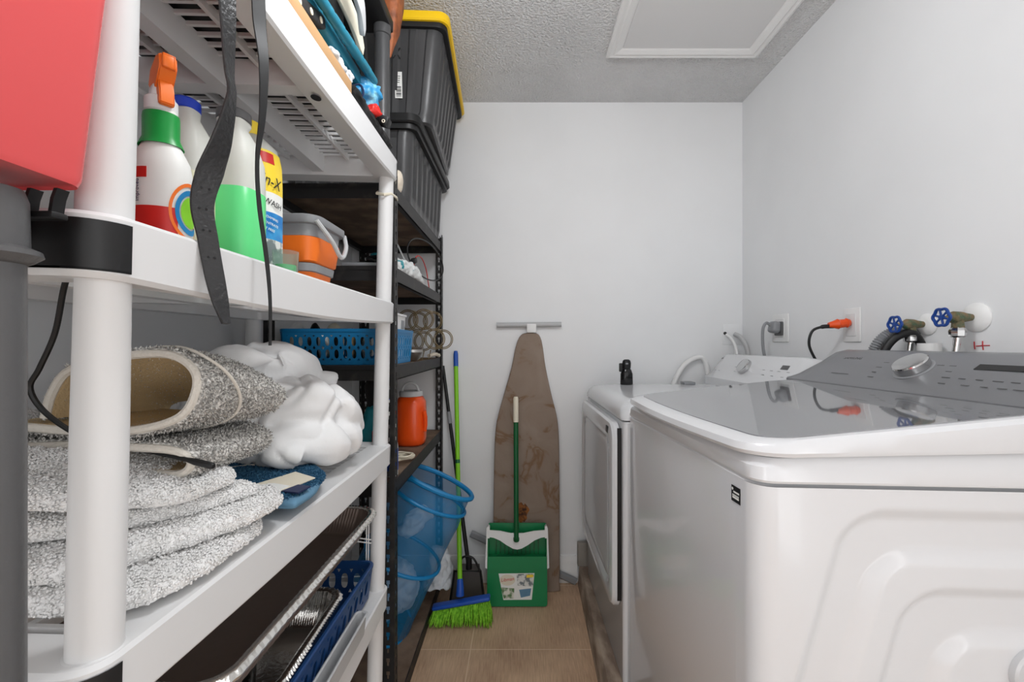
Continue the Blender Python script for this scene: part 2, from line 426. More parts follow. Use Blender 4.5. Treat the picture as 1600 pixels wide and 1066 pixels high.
# stamped near side panel with nested steps
def trap(px, pz):
    """nested trapezoid distance: value 0 at innermost, grows outward (metres)"""
    return 0
cxp = .455
lv = [(.150, .705, .60), (.245, .60, .50), (.33, .535, .44), (.43, .455, .36)]
def side(u, z):
    d = 0
    # each step: left leg x = x0 + slope*(top-z), top z, corner radius
    for i, (zt, xt, wd) in enumerate(STEPS):
        sl = .27; r = .065
        # half width at height z, measured from the centre
        hw = (cxp-xt)+sl*(zt-z)
        dx = (hw-abs(u-cxp))*.965; dz = zt-z
        q = min(dx, dz) if (dx > r or dz > r) else (r-math.hypot(max(0, r-dx), max(0, r-dz)) if dx > -1 and dz > -1 else -1)
        if dx < 0 or dz < 0: q = -1
        zb = z-.16
        q = min(q, zb)
        t = max(0, min(1, q/wd)); t = .85*t+.15*t*t*(3-2*t)
        d += (-.011 if i % 2 == 0 else .0095)*t
    return d
STEPS = []
for (pxl, pyt, wpx) in ((1352, 801, 14), (1400, 863, 21), (1444, 923, 13), (1503, 989, 21)):
    Ys = .69
    xt = (pxl-CX)*Ys/F-.385; zt = CZ-(pyt-CY)*Ys/F
    STEPS.append((zt+.003, xt-.026, wpx*Ys/F+.006))
m = MB()
NU, NZ = 180, 210
def sp(a, b):
    z = .105+.871*b; r = .032; k = a*1.12-.06
    if k < 0: return W(-.0006, .004+r-k/.06*.03, z)
    if k > 1: return W(WL+.0006, .004+r+(k-1)/.06*.03, z)
    q = k*1.06-.03
    if q < 0 or q > 1:      # corner arcs
        t = (q/.03+1)*PI/2 if q < 0 else (1-(q-1)/.03)*PI/2
        u = r-r*math.sin(PI/2-t)if False else r-r*math.cos(t); v = r-r*math.sin(t)
        return W((u-.0006) if q < 0 else WL-u+.0006, .004+v, z)
    u = r+(WL-2*r)*q
    p = W(u, .004, z); e = min(u-r, WL-r-u, z-.105); e = min(1, max(0, e/.03))
    p.y += -side(u, z)*e; return p
m.grid(sp, NU, NZ); m.build('side_panel', 'appliance', wa, smooth=180)
zc = lambda u: 1.020+.036*u
zg = lambda u: 1.049+.115*max(0, u-.03)
m = MB()
m.loft([ring(W, 0, WL, .004, WV, .032, .982), ring(W, -.002, WL, .002, WV+.001, .034, .986),
        ring(W, .0, WL, .006, WV-.002, .036, lambda u: 1.006+.03*u, .004), ring(W, .012, WL-.01, .016, WV-.014, .04, lambda u: zc(u)-.001, .006),
        ring(W, .03, WL-.03, .04, WV-.04, .04, lambda u: zc(u)-.001)])
m.build('top_cover', 'appliance', wa)
lid_x1 = .468
m = MB()
m.loft([ring(W, .018, lid_x1-.01, .022, WV-.03, .05, lambda u: zc(u)+.0005, .014), ring(W, -.002, lid_x1, .002, WV-.01, .06, lambda u: zc(u)+.003, .022),
        ring(W, -.006, lid_x1, -.001, WV-.007, .062, lambda u: zc(u)+.010, .024), ring(W, -.003, lid_x1, .003, WV-.010, .062, lambda u: zg(u)-.008, .024),
        ring(W, .008, lid_x1, .010, WV-.018, .06, lambda u: zg(u)-.001, .022), ring(W, .024, lid_x1-.002, .019, WV-.030, .055, zg, .018), ring(W, .05, lid_x1-.03, .05, WV-.07, .04, zg, .01)])
lid = m.build('lid', 'appliance', wa)
m = MB()
m.loft([ring(W, .026, lid_x1-.001, .020, WV-.032, .053, lambda u: zg(u), .018), ring(W, .027, lid_x1-.002, .021, WV-.033, .052, lambda u: zg(u)+.0015, .018)])
m.build('glass_pane', 'glass_lid', lid)
# console
def console(f, x0, zb, x1, zt, xe, v0, v1, mt, root, rise=.5):
    pr = [(x0, .995), (x0, zb-.004), (x0+.004, zb), (x0+(x1-x0)*.5, (zb+zt)/2), (x1-.008, zt-.004), (x1+.004, zt), (xe-.02, zt-.004), (xe, zt-.03), (xe, .995)]
    m = MB(); R = []
    for k, d in ((0, 0), (.4, .006), (.72, .02), (.93, .042), (1, .07)):
        R.append((v0+d, k))
    RR = R+[(v1-(a-v0), k) for a, k in R[::-1]]
    m.loft([[f(u+(1-k)*0.0, v, z if z < zb else zb+(z-zb)*(rise+(1-rise)*k)) for u, z in pr] for v, k in RR])
    return m.build('control_panel', mt, root, smooth=40)
cp = console(W, .466, 1.106, .588, 1.192, .648, .008, WV-.012, 'console', wa, rise=.15)
def on_con(f, x0, zb, x1, zt, s, v, h=0):
    a = f(x0+(x1-x0)*s, v, zb+(zt-zb)*s)
    ex = (f(x0+.1, v-.1, 0)-f(x0+.1, v, 0)).normalized(); ey = (f(x1, v, zt)-f(x0, v, zb)).normalized()
    nrm = ex.cross(ey).normalized()
    return a+nrm*h, ex, ey, nrm
WC = (.470, 1.108, .588, 1.191)
def con_text(f, K, s, v, body, size, mt, par, name='lettering', bold=False, h=.0012):
    o, ex, ey, nn = on_con(f, *K, s, v, h)
    b = MB(); b.merge(text_bm(body, size, .0003), frame(o, ex, ey)); return b.build(name, mt, par, smooth=0)
# v from pixel: intersect the panel by solving along v
def v_at(f, K, s, px):
    best = min(((abs((lambda p: CX+F*p.x/p.y)(f(K[0]+(K[2]-K[0])*s, i*.002, 0))-px), i*.002) for i in range(0, 360)))
    return best[1]
o, ex, ey, nn = on_con(W, *WC, .52, v_at(W, WC, .52, 1427), 0)
kb = MB(); Mx = frame(o, ex, ey)
kb.lathe((0, 0, 0), [(.041, 0), (.041, .001), (.040, .0015)], 40, Mx=Mx); kd = kb.build('dial_ring', 'grey_mid', cp)
kb = MB(); kb.lathe((0, 0, 0), [(.034, .001), (.036, .004), (.036, .018), (.034, .021), (.031, .0215), (.010, .0215)], 48, Mx=Mx); kb.build('dial', 'chrome', cp, smooth=30)
con_text(W, WC, .72, v_at(W, WC, .72, 1333), 'SAMSUNG', .0135, 'black', cp)
con_text(W, WC, .22, v_at(W, WC, .22, 1307), '', .006, 'black', cp)if False else None
# display window and the small printed words
o, ex, ey, nn = on_con(W, *WC, .64, v_at(W, WC, .64, 1578), .0012)
m = MB(); Mx = frame(o, ex, ey); m.box((-.058, -.009, 0), (.05, .009, .001), Mx=Mx); m.build('display', 'black_gloss', cp)
random.seed(3)
for s, pxs in ((.78, (1394,)), (.64, (1386, 1490, 1470)), (.5, (1374, 1482)), (.36, (1366, 1478, 1504, 1530, 1560, 1588)), (.22, (1360, 1472, 1508, 1538, 1566, 1592))):
    for q in pxs:
        vv = v_at(W, WC, s, q); o, ex, ey, nn = on_con(W, *WC, s, vv, .0009); Mx = frame(o, ex, ey); m = MB()
        l = random.uniform(.012, .018); m.box((-l/2, -.0009, 0), (l/2, .0009, .0004), Mx=Mx); m.build('printed_word', 'grey_dark', cp, smooth=0)
vv = v_at(W, WC, .24, 1312); o, ex, ey, nn = on_con(W, *WC, .24, vv, .0009); m = MB(); m.box((-.03, -.0008, 0), (.03, .0008, .0004), Mx=frame(o, ex, ey)); m.build('printed_word', 'grey_dark', cp, smooth=0)
# sticker on the washer front
o = W(-.0012, .062, .945); ex = (W(0, 0, 0)-W(0, .3, 0)).normalized(); Mx = frame(o, ex, (0, 0, 1))
m = MB(); m.box((-.016, -.016, 0), (.012, .012, .0006), Mx=Mx); st = m.build('sticker', 'black', wa)
m = MB(); m.box((-.012, -.010, .0006), (.008, -.007, .0009), Mx=Mx); m.box((-.009, .000, .0006), (.009, .003, .0009), Mx=Mx)
m.lathe((0, 0, 0), [(.0025, .0006), (.0025, .0009)], 16, Mx=Mx @ Matrix.Translation((-.012, .006, 0)))
for k in range(6): m.box((-.012+k*.0035, -.0065, .0006), (-.010+k*.0035, -.003, .0009), Mx=Mx)
m.build('sticker_print', 'label_white', st, smooth=0)
# round transport cap on the side panel
c = P(1628, 1058, .682)
m = MB(); Mx = frame(c, (1, 0, 0), (0, 0, 1)); m.lathe((0, 0, 0), [(.046, -.01), (.046, .003), (.043, .006), (.02, .007)], 40, Mx=Mx); m.build('side_cap', 'appliance_grey', wa)

D = quad((.333, 1.412), (1.033, 1.405), (1.033, 2.11), (.322, 2.11), .70, .70)
DL = .70
dr = thing('clothes_dryer', 'white front-load clothes dryer beyond the washer with square door', 'clothes dryer', tuple(D(.35, .35, .098)))
m = MB(); m.loft([ring(D, d, .70-d, d, .70-d, .015, z) for d, z in ((.004, .098), (0, .104), (0, .952), (.004, .955))]); m.build('cabinet', 'appliance', dr)
m = MB(); m.loft([ring(D, .003, .697, .003, .697, .02, .955), ring(D, .003, .697, .003, .697, .02, .959)]); m.build('seam', 'black', dr)
m = MB(); m.loft([ring(D, -.004, .70, 0, .70, .02, .959), ring(D, -.006, .702, -.002, .70, .03, .972), ring(D, .0, .695, .006, .692, .04, .995), ring(D, .018, .68, .024, .676, .05, 1.012), ring(D, .05, .65, .055, .645, .05, 1.02), ring(D, .1, .60, .1, .6, .04, 1.021)])
m.build('top_cover', 'appliance', dr, smooth=60)
def dring(i, u, zb=0, r=.05):
    a = rrect(.025+i, .682-i, .325+i+zb, .945-i, r, 6); return [D(u, v, z) for v, z in a]
m = MB(); m.loft([dring(.006, -.001), dring(0, -.006), dring(0, -.022), dring(.006, -.030), dring(.03, -.034), dring(.055, -.033, 0, .05), dring(.064, -.026, 0, .05), dring(.08, -.024, 0, .045)])
dd = m.build('door', 'appliance', dr)
m = MB(); m.loft([dring(.066, -.0245, 0, .05), dring(.070, -.0275, 0, .048), dring(.10, -.029, 0, .04)]); m.build('door_panel', 'appliance_grey', dd)
m = MB(); 
o = D(-.0345, .085, .915); Mx = frame(o, (D(0, 0, 0)-D(0, .3, 0)), (0, 0, 1)); m.box((-.022, -.011, -.003), (.006, .011, .001), Mx=Mx); m.build('door_badge', 'black', dd)
m = MB()
m.box((.318, 1.436, .36), (.3315, 1.44, .93)); m.build('door_gap', 'black', dr)
DCK = (.560, 1.062, .632, 1.160)
dc = console(D, .555, 1.058, .634, 1.162, .695, .004, .685, 'appliance', dr, rise=.3)
for b, s, px, sz in (('SAMSUNG', .80, 1132, .012),): con_text(D, DCK, s, v_at(D, DCK, s, px), b, sz, 'grey_dark', dc)
o, ex, ey, nn = on_con(D, *DCK, .5, v_at(D, DCK, .5, 1165), 0); Mx = frame(o, ex, ey)
m = MB(); m.lathe((0, 0, 0), [(.033, .001), (.034, .004), (.032, .018), (.029, .020), (.01, .0205)], 36, Mx=Mx); m.build('dial', 'chrome', dc)
o, ex, ey, nn = on_con(D, *DCK, .62, v_at(D, DCK, .62, 1227), .001); Mx = frame(o, ex, ey)
m = MB(); m.box((-.022, -.008, 0), (.022, .010, .001), Mx=Mx); m.build('display', 'grey_dark', dc)
for s, pxs in ((.82, (1194, 1203)), (.66, (1152, 1197, 1209, 1217)), (.48, (1150, 1194, 1206, 1218, 1232)), (.3, (1148, 1192, 1206, 1222, 1236)), (.25, (1118, 1124))):
    for q in pxs:
        o, ex, ey, nn = on_con(D, *DCK, s, v_at(D, DCK, s, q), .0008); m = MB()
        m.box((-.009, -.001, 0), (.007, .001, .0004), Mx=frame(o, ex, ey)); m.build('printed_word', 'grey_mid', dc, smooth=0)
m = MB(); c = D(.44, .62, 1.0215); m.box(c+V((-.02, -.04, -.001)), c+V((.03, .02, .012)), .003); m.build('lint_flap', 'grey_mid', dr)

# black flashlight like bottle on the dryer
c = P(979, 590, 2.0); c.z = 1.02
t = thing('black_bottle', 'small black bottle with angled nozzle standing on the dryer top', 'bottle', tuple(c))
m = MB(); m.lathe(c, [(.026, 0), (.029, .004), (.028, .05), (.022, .068), (.017, .075)], 24, sy=.7); m.build('body', 'black_gloss', t)
m = MB(); m.lathe(c, [(.017, .074), (.019, .08), (.020, .1), (.017, .112), (.010, .117)], 24, sy=.8)
m.box(c+V((-.034, -.008, .06)), c+V((-.018, .008, .1)), .004, Mx=None); m.build('nozzle', 'black', t)
m = MB(); m.obox(c+V((-.002, -.0155, .098)), (.012, .004, .008), (.2, 0, 0), .002); m.build('button', 'grey_mid', t)

# white vent hose behind the dryer
m = MB(); a = catmull([P(1046, 615, 2.18), P(1058, 588, 2.18), P(1070, 570, 2.185), P(1086, 560, 2.19), P(1100, 562, 2.19), P(1108, 590, 2.185)], 12)
m.tube(a, .0125, 16); single(m, 'vent_hose', 'trim', 'white vent hose arching up behind the dryer at the back wall', 'hose')
# white cables out of the back wall
t = thing('wall_cable_plate', 'white painted-over plate with a hole on the back wall near the corner', 'wall plate', tuple(P(1147, 520, BW)))
m = MB(); a = P(1129, 545, BW); b = P(1158, 507, BW); m.box((a.x, BW-.004, a.z+.02), (b.x, BW+.002, b.z), .002); m.build('plate', 'wall', t)
m = MB(); m.cyl(P(1133, 521, BW-.008), P(1133, 521, BW-.002), .008, seg=12); m.build('hole', 'black', t)
for i, (q, nm) in enumerate((([(1135, 523, 2.2), (1143, 530, 2.17), (1150, 545, 2.15), (1153, 570, 2.14)], 'thinner'), ([(1148, 522, 2.2), (1158, 528, 2.17), (1167, 545, 2.15), (1170, 575, 2.14)], 'thicker'))):
    m = MB(); m.tube(catmull([P(*k) for k in q], 8), (.007, .011)[i], 10)
    single(m, 'white_cable', ('trim', 'grey_light')[i], ('thinner left white cable', 'thicker right grey-white cable')[i]+' curving from the back wall down behind the dryer', 'cable')

# outlets on the right wall
def wallpt(px, py):
    Y = RW*F/(px-CX); return V((RW, Y, CZ-(py-CY)*Y/F))
def outlet(px, py, w, h, label):
    c = wallpt(px, py); t = thing('wall_outlet', label, 'outlet', (RW, c.y, c.z-h/2))
    MB().box((RW-.007, c.y-w/2, c.z-h/2), (RW-.0005, c.y+w/2, c.z+h/2), .003).build('cover_plate', 'trim', t)
    m = MB(); m.box((RW-.010, c.y-w*.28, c.z-h*.33), (RW-.006, c.y+w*.28, c.z+h*.33), .003); m.build('socket', 'panel', t)
    return c
c1 = outlet(1221, 513, .115, .12, 'white square outlet plate with grey dryer plug on the right wall')
t = thing('power_plug', 'grey angled dryer plug with flat grey cord on the right wall', 'plug', (RW-.012, c1.y, c1.z-.02))
m = MB(); m.obox(c1+V((-.03, 0, .004)), (.038, .05, .05), (0, .2, 0), .012, 3); m.build('plug_body', 'grey_mid', t)
m = MB(); m.obox(c1+V((-.014, -.004, -.002)), (.01, .056, .06), (0, 0, 0), .004); m.build('plug_face', 'grey_dark', t)
m = MB(); pts = catmull([c1+V((-.045, 0, .012)), c1+V((-.065, .003, .022)), c1+V((-.078, .005, -.01)), c1+V((-.076, .005, -.09)), c1+V((-.06, .005, -.16))], 8)
m.tube(pts, .0065, 10, flat=1.0); m.build('cord', 'grey_mid', t)
c2 = outlet(1333, 508, .077, .115, 'white rectangular outlet plate with orange plug on the right wall')
t = thing('orange_plug', 'orange-red extension plug with black cord in the right wall outlet', 'plug', tuple(c2+V((-.06, 0, -.02))))
m = MB(); e0 = c2+V((-.012, 0, .008)); e1 = c2+V((-.075, .012, .0))
m.tube([e0, e0.lerp(e1, .15), e0.lerp(e1, .2), e0.lerp(e1, .5), e0.lerp(e1, .55), e0.lerp(e1, .75), e1], [.012, .017, .014, .015, .018, .013, .009], 10); m.build('plug_body', 'orange_red', t)
m = MB(); m.tube(catmull([e1+V((.02, -.002, -.004)), e1+V((-.02, .004, -.006)), e1+V((-.05, .01, -.022)), e1+V((-.058, .012, -.07)), e1+V((-.030, .012, -.13)), e1+V((-.0, .012, -.18))], 8), [.007]*9+[.0045]*32, 10); m.build('cord', 'black', t)

# valves
def valve(wx, wy, Y, esc_r, name_lab, escl=None, s=1.0):
    zc_ = CZ-(wy-CY)*Y/F; x0 = (wx-CX)*Y/F
    t = thing('water_valve', name_lab, 'valve', (RW-.01, Y, zc_-.03))
    m = MB(); Mx = frame((RW-.001, Y, zc_), (0, 1, 0), (0, 0, 1))
    m.lathe((0, 0, 0), [(esc_r, 0), (esc_r, -.003), (esc_r*.8, -.010), (.012, -.014)], 32, Mx=Mx); m.build('escutcheon', 'trim', t)
    m = MB(); m.tube([(RW-.012, Y, zc_), (RW-.03, Y, zc_), (RW-.04, Y, zc_), (RW-.06, Y, zc_), (x0+.026, Y, zc_), (x0+.018, Y, zc_)], [.008, .011, .014, .015, .010, .008], 12)
    m.cyl((RW-.048, Y, zc_), (RW-.048, Y, zc_-.026), .011, .013, 12); m.build('valve_body', 'valve_green', t)
    m = MB(); m.cyl((x0+.02, Y, zc_), (x0-.002, Y, zc_), .004, seg=8); m.build('stem', 'brass', t)
    m = MB(); R = .021*s; pts = [V((x0, Y+(R+.0015*math.cos(6*a))*math.cos(a), zc_+(R+.0015*math.cos(6*a))*math.sin(a))) for a in [2*PI*k/48 for k in range(48)]]
    m.tube(pts, .0036, 8, closed=True)
    for k in range(6):
        a = 2*PI*k/6+.3; m.tube([(x0, Y, zc_), (x0, Y+R*math.cos(a), zc_+R*math.sin(a))], .0026, 6)
    m.cyl((x0-.003, Y, zc_), (x0+.004, Y, zc_), .006, seg=12); m.build('handwheel', 'blue_wheel', t)
    m = MB(); q = V((RW-.048, Y, zc_)); m.lathe(q, [(.011, -.05), (.016, -.046), (.017, -.034), (.015, -.028), (.012, -.024)], 8); m.build('hose_nut', 'chrome', t)
    m = MB(); m.tube(catmull([q+V((0, 0, -.045)), q+V((-.004, .002, -.09)), q+V((-.01, .004, -.16)), q+V((-.005, .004, -.24))], 6), .0075, 12); m.build('supply_hose', 'chrome', t)
valve(1398, 507, 1.205, .030, 'left blue-handled water valve on a green body above the washer')
valve(1471, 496, 1.075, .036, 'right blue-handled water valve beside the big white wall disc')
m = MB(); q = catmull([P(1362, 575, 1.27), P(1366, 545, 1.26), P(1386, 523, 1.25), P(1412, 518, 1.24), P(1440, 522, 1.24), P(1452, 550, 1.24), P(1455, 580, 1.24)], 24)
m.tube(q, [.0125+.0022*math.sin(i*2.2) for i in range(len(q))], 12); single(m, 'drain_hose', 'grey_mid', 'ribbed grey drain hose looping behind the left valve', 'hose')
m = MB(); m.tube(catmull([P(1378, 575, 1.22), P(1382, 548, 1.22), P(1400, 527, 1.21), P(1424, 521, 1.2), P(1440, 540, 1.2), P(1446, 575, 1.2)], 12), .011, 12)
single(m, 'rubber_hose', 'black', 'smooth black rubber hose looping inside the ribbed grey hose', 'hose')
m = MB(); c = P(1452, 560, 1.16); m.cyl(c, c+V((0, 0, .04)), .025, seg=24); single(m, 'standpipe', 'trim', 'white drain standpipe top showing behind the washer panel', 'pipe')
m = MB()
for a, b in (((1523, 534), (1524, 546)), ((1526, 541), (1547, 540)), ((1536, 533), (1537, 547))):
    A = wallpt(*a)+V((-.0012, 0, 0)); B = wallpt(*b)+V((-.0012, 0, 0)); m.tube([A, A.lerp(B, .5)+V((0, .0006, .0006)), B], .0012, 6)
single(m, 'wall_mark', 'marker_red', 'small red handwritten mark on the right wall below the valve disc', 'mark')
# ---------------------------------------------------------------- white plastic shelving unit
LEAN = .0232
SH = thing('plastic_shelving_unit', 'tall white plastic shelving unit with round posts leaning slightly toward the aisle', 'shelving unit', (-.432, .42, 0), (0, LEAN, 0))
DZ = [.075, .495, .915, 1.331, 1.751]; PX0 = -.377; PY1 = .85
SW = wm(SH)
def dz(i, X):
    """top of white deck i at world X (lifted a hair)"""
    return (DZ[i])*math.cos(LEAN)-(X+.432-DZ[i]*LEAN)*LEAN+.0015
def ringpath(x0, x1, y0, y1, r): 
    out = []; p = rrect(x0, x1, y0, y1, r, 6)
    for i, a in enumerate(p):
        out.append(a); b = p[(i+1) % len(p)]
        if i % 7 == 6:
            for k in range(1, 16): out.append((a[0]+(b[0]-a[0])*k/16, a[1]+(b[1]-a[1])*k/16))
    return out
def deck(i):
    z = DZ[i]; hh = .06; x0, x1, y0, y1 = PX0-.03, .028, -.035, PY1+.035
    bow = lambda x, y: -.012*math.sin(PI*(y-y0)/(y1-y0)) if x > x1-.03 else 0
    m = MB()
    def rg(d, r, zz, bw=False): return [V((x, y, zz+(bow(x, y) if bw else 0))) for x, y in ringpath(x0+d, x1-d, y0+d, y1-d, r)]
    rim = [rg(.055, .012, z-hh, True), rg(.004, .03, z-hh, True), rg(0, .032, z-hh+.005, True), rg(0, .032, z-.004), rg(.004, .03, z), rg(.055, .012, z), rg(.056, .012, z-.004), rg(.056, .012, z-hh+.006, True)]
    m.loft(rim, loop=True)
    # middle beams and slats
    m.box((PX0/2-.016, y0+.05, z-.052), (PX0/2+.016, y1-.05, z-.001))
    for yy in (PY1/2,): m.box((x0+.05, yy-.016, z-.05), (x1-.05, yy+.016, z-.001))
    k = 0; y = y0+.066
    while y < y1-.06:
        m.box((x0+.05, y, z-.0075), (x1-.05, y+.006, z-.001)); y += .0255
    for xx in (-.105, -.275): m.box((xx-.004, y0+.05, z-.018), (xx+.004, y1-.05, z-.002))
    d = m.build('shelf_deck', 'white_plastic', SH, local=True, smooth=30)
    # black end caps wrapped round the corners
    for yy0, sgn in ((y0, 1), (y1, -1)):
        cap = MB(); pts = []
        cx, cy, r = x1-.032, (yy0+.032*sgn), .0335
        for q in range(9):
            a = q/8*PI/2; pts.append((cx+r*math.cos(a), cy-sgn*r*math.sin(a)))
        pts.append((x1-.10, yy0-.0015*sgn))
        cap.loft([[V((a, b, z-.054)), V((a, b, z-.008))] for a, b in pts], caps=False, closed=False)
        cap.loft([[V((a, b, z-.054)), V((a, b, z-.052)), V((a+(cx-a)*.04, b+(cy-b)*.04, z-.052)), V((a+(cx-a)*.04, b+(cy-b)*.04, z-.054))] for a, b in pts])
        cap.build('corner_cap', 'grey_dark' if i == -1 else 'black', d, local=True)
    return d
for i in range(5): deck(i)
for (x, y) in ((0, 0), (0, PY1), (PX0, 0), (PX0, PY1)):
    m = MB(); prof = [(.0205, 0), (.0205, .02)]
    for z in DZ:
        prof += [(.0205, max(.021, z-.06)), (.0235, z-.055), (.0235, z), (.0215, z+.001)]
        if z < 1.7: prof += [(.0215, z+.2)]
    m.lathe((x, y, 0), prof, 28); m.build('post', 'white_plastic', SH, local=True, smooth=50)
single(MB().tube([P(588, 302, 1.25), P(600, 304, 1.238), P(612, 303, 1.262), P(620, 309, 1.30), P(621, 313, 1.345), P(612, 306, 1.38), P(600, 302, 1.33), P(590, 300, 1.28)], .0022, 6, closed=True, flat=1.8),
       'cable_tie', 'cream', 'pale cable tie round the white far post and black metal post', 'cable tie')

# ---------------------------------------------------------------- black metal shelving unit
bx0, bx1, by0, by1 = -.79, -.395, 1.345, 2.17
BK = thing('metal_shelving_unit', 'black slotted-post metal shelving unit with particleboard decks beside the back wall', 'shelving unit', ((bx0+bx1)/2, (by0+by1)/2, 0))
BZ = [.05, .78, 1.14, 1.45, 1.705]
for z in BZ:
    m = MB(); m.box((bx0+.004, by0+.004, z-.012), (bx1-.004, by1-.004, z)); bd = m.build('deck_board', 'particleboard', BK)
    for a, b in (((bx0, by0), (bx1, by0)), ((bx0, by1), (bx1, by1))):
        y = a[1]; s = 1 if y == by0 else -1
        m = MB(); m.box((bx0+.002, min(y, y+s*.003), z-.045), (bx1-.002, max(y, y+s*.003), z+.001)); m.box((bx0+.002, min(y, y+s*.018), z-.0135), (bx1-.002, max(y, y+s*.018), z-.012)); m.build('shelf_rail', 'black_metal', BK)
    for x, s in ((bx0, 1), (bx1, -1)):
        m = MB(); m.box((min(x, x+s*.003), by0+.003, z-.045), (max(x, x+s*.003), by1-.003, z+.001)); m.box((min(x, x+s*.018), by0+.003, z-.045), (max(x, x+s*.018), by1-.003, z-.042)); m.build('shelf_rail', 'black_metal', BK)
def slotted(x, y, sx, sy):
    m = MB(); H = 1.74; w = .034; th = .002
    for ax in (0, 1):
        def bx(a0, a1, z0, z1):
            if ax == 0: m.box((min(x, x+sx*a0, x+sx*a1) if a0 == 0 else min(x+sx*a0, x+sx*a1), min(y, y-sy*th), z0), (max(x+sx*a0, x+sx*a1), max(y, y-sy*th), z1))
            else: m.box((min(x, x-sx*th), min(y+sy*a0, y+sy*a1), z0), (max(x, x-sx*th), max(y+sy*a0, y+sy*a1), z1))
        bx(0, .012, 0, H); bx(.023, w, 0, H)
        z = .0
        while z < H: bx(.012, .023, z, z+.016); bx(.012, .0145, z+.016, z+.028); bx(.0205, .023, z+.016, z+.028); z += .040
    m.build('post', 'black_metal', BK, smooth=0)
slotted(bx1+.003, by0-.003, -1, 1); slotted(bx1+.003, by1+.003, -1, -1); slotted(bx0-.003, by0-.003, 1, 1); slotted(bx0-.003, by1+.003, 1, -1)

# ---------------------------------------------------------------- dark unit at the near left, and the red bin
dk = thing('dark_plastic_shelf', 'dark grey plastic shelf post with flared socket at the left edge of the view', 'shelving unit', (-.40, .335, 0))
m = MB(); c = V((-.409, .335, 0)); m.lathe(c, [(.0195, 0), (.0195, 1.30)], 32); m.build('post', 'grey_dark', dk)
m = MB(); m.lathe(c, [(.0195, 1.272), (.023, 1.274), (.029, 1.279), (.028, 1.283), (.0215, 1.286), (.0208, 1.322), (.018, 1.331)], 32); m.build('socket', 'grey_dark', dk)
m = MB(); m.box((-.80, .03, 1.30), (-.436, .365, 1.331), .004); m.build('shelf_deck', 'grey_dark', dk)
for x, y in ((-.78, .335), (-.78, .06), (-.46, .06)): m = MB(); m.cyl((x, y, 0), (x, y, 1.31), .0195); m.build('post', 'grey_dark', dk)
m = MB()
m.box((-.43, .358, 1.314), (-.386, .372, 1.320), .002)
for x in (-.412, -.390): m.loft([[V((x+a+dx, y, z)) for a, y in ((-.0015, .360), (.0015, .360), (.0015, .370), (-.0015, .370))] for z, dx in ((1.319, 0), (1.331, .002), (1.339, .005))])
m.build('support_clip', 'black', dk)
rb = thing('red_bin', 'large red plastic bin resting on the dark shelf in the upper left corner', 'bin', (-.57, .21, 1.333))
m = MB(); R = []
for z, d, rr_ in ((1.346, -.012, .012), (1.3435, -.005, .016), (1.349, .0, .016), (1.56, .038, .016), (1.60, .044, .016)):
    R.append([V((x, y, z)) for x, y in rrect(-.77-d, -.374+d*.5, .04-d, .380+d*.2, rr_, 8)])
R2 = [[V((x, y, z)) for x, y in rrect(-.77-d, -.374+d*.5, .04-d, .380+d*.2, .04, 8)] for z, d in ((1.60, .033), (1.352, -.006))]
m.loft(R+R2); m.build('bin_body', 'red_bin', rb, smooth=60)
m = MB(); m.loft([[V((x, y, z)) for x, y in rrect(-.77-d, -.374+d*.5, .04-d, .380+d*.2, .05, 8)] for z, d in ((1.595, .038), (1.595, .045), (1.612, .045), (1.612, .032))], loop=True); m.build('rim', 'red_bin', rb)
m = MB(); m.loft([[V((x, y, z)) for x, y in rrect(-.71, -.44, .08, .34, .02, 4)] for z in (1.3312, 1.345)]); m.build('foot', 'red_bin', rb)

# ---------------------------------------------------------------- shelf 3 (eye level): bottles, bucket
def patch(mb, c, prof, a0, a1, n=16, power=2, sx=1, sy=1, off=.0006, yaw=0):
    """piece of a lathed surface between two angles; prof [(r, z)]"""
    c = V(c)
    def pt(r, z, a, o):
        ca, sa = math.cos(a-yaw), math.sin(a-yaw); q = (abs(ca)**power+abs(sa)**power)**(-1/power)
        x, y = (r*q*sx+o)*ca, (r*q*sy+o)*sa
        return c+V((x*math.cos(yaw)-y*math.sin(yaw), x*math.sin(yaw)+y*math.cos(yaw), z))
    A = [[pt(r, z, a0+(a1-a0)*k/n, off) for r, z in prof] for k in range(n+1)]
    B = [[pt(r, z, a0+(a1-a0)*k/n, off*.2) for r, z in prof] for k in range(n+1)]
    mb.loft([a+b[::-1] for a, b in zip(A, B)])
def wraptext(mb, body, size, c, r, a0, z, shear=0, sx=1, sy=1, rot=0, off=.0008, sq=1.0):
    t = text_bm(body, size, .0002, shear); c = V(c)
    for v in t.verts:
        x, y = v.co.x*sq, v.co.y; x, y = x*math.cos(rot)-y*math.sin(rot), x*math.sin(rot)+y*math.cos(rot)
        a = a0+x/r; o = r+off+v.co.z
        v.co = c+V((math.cos(a)*(o*sx), math.sin(a)*(o*sy), z+y))
    mb.merge(t)
# camera facing angle helper
def facing(c): return math.atan2(-c[1], -c[0])

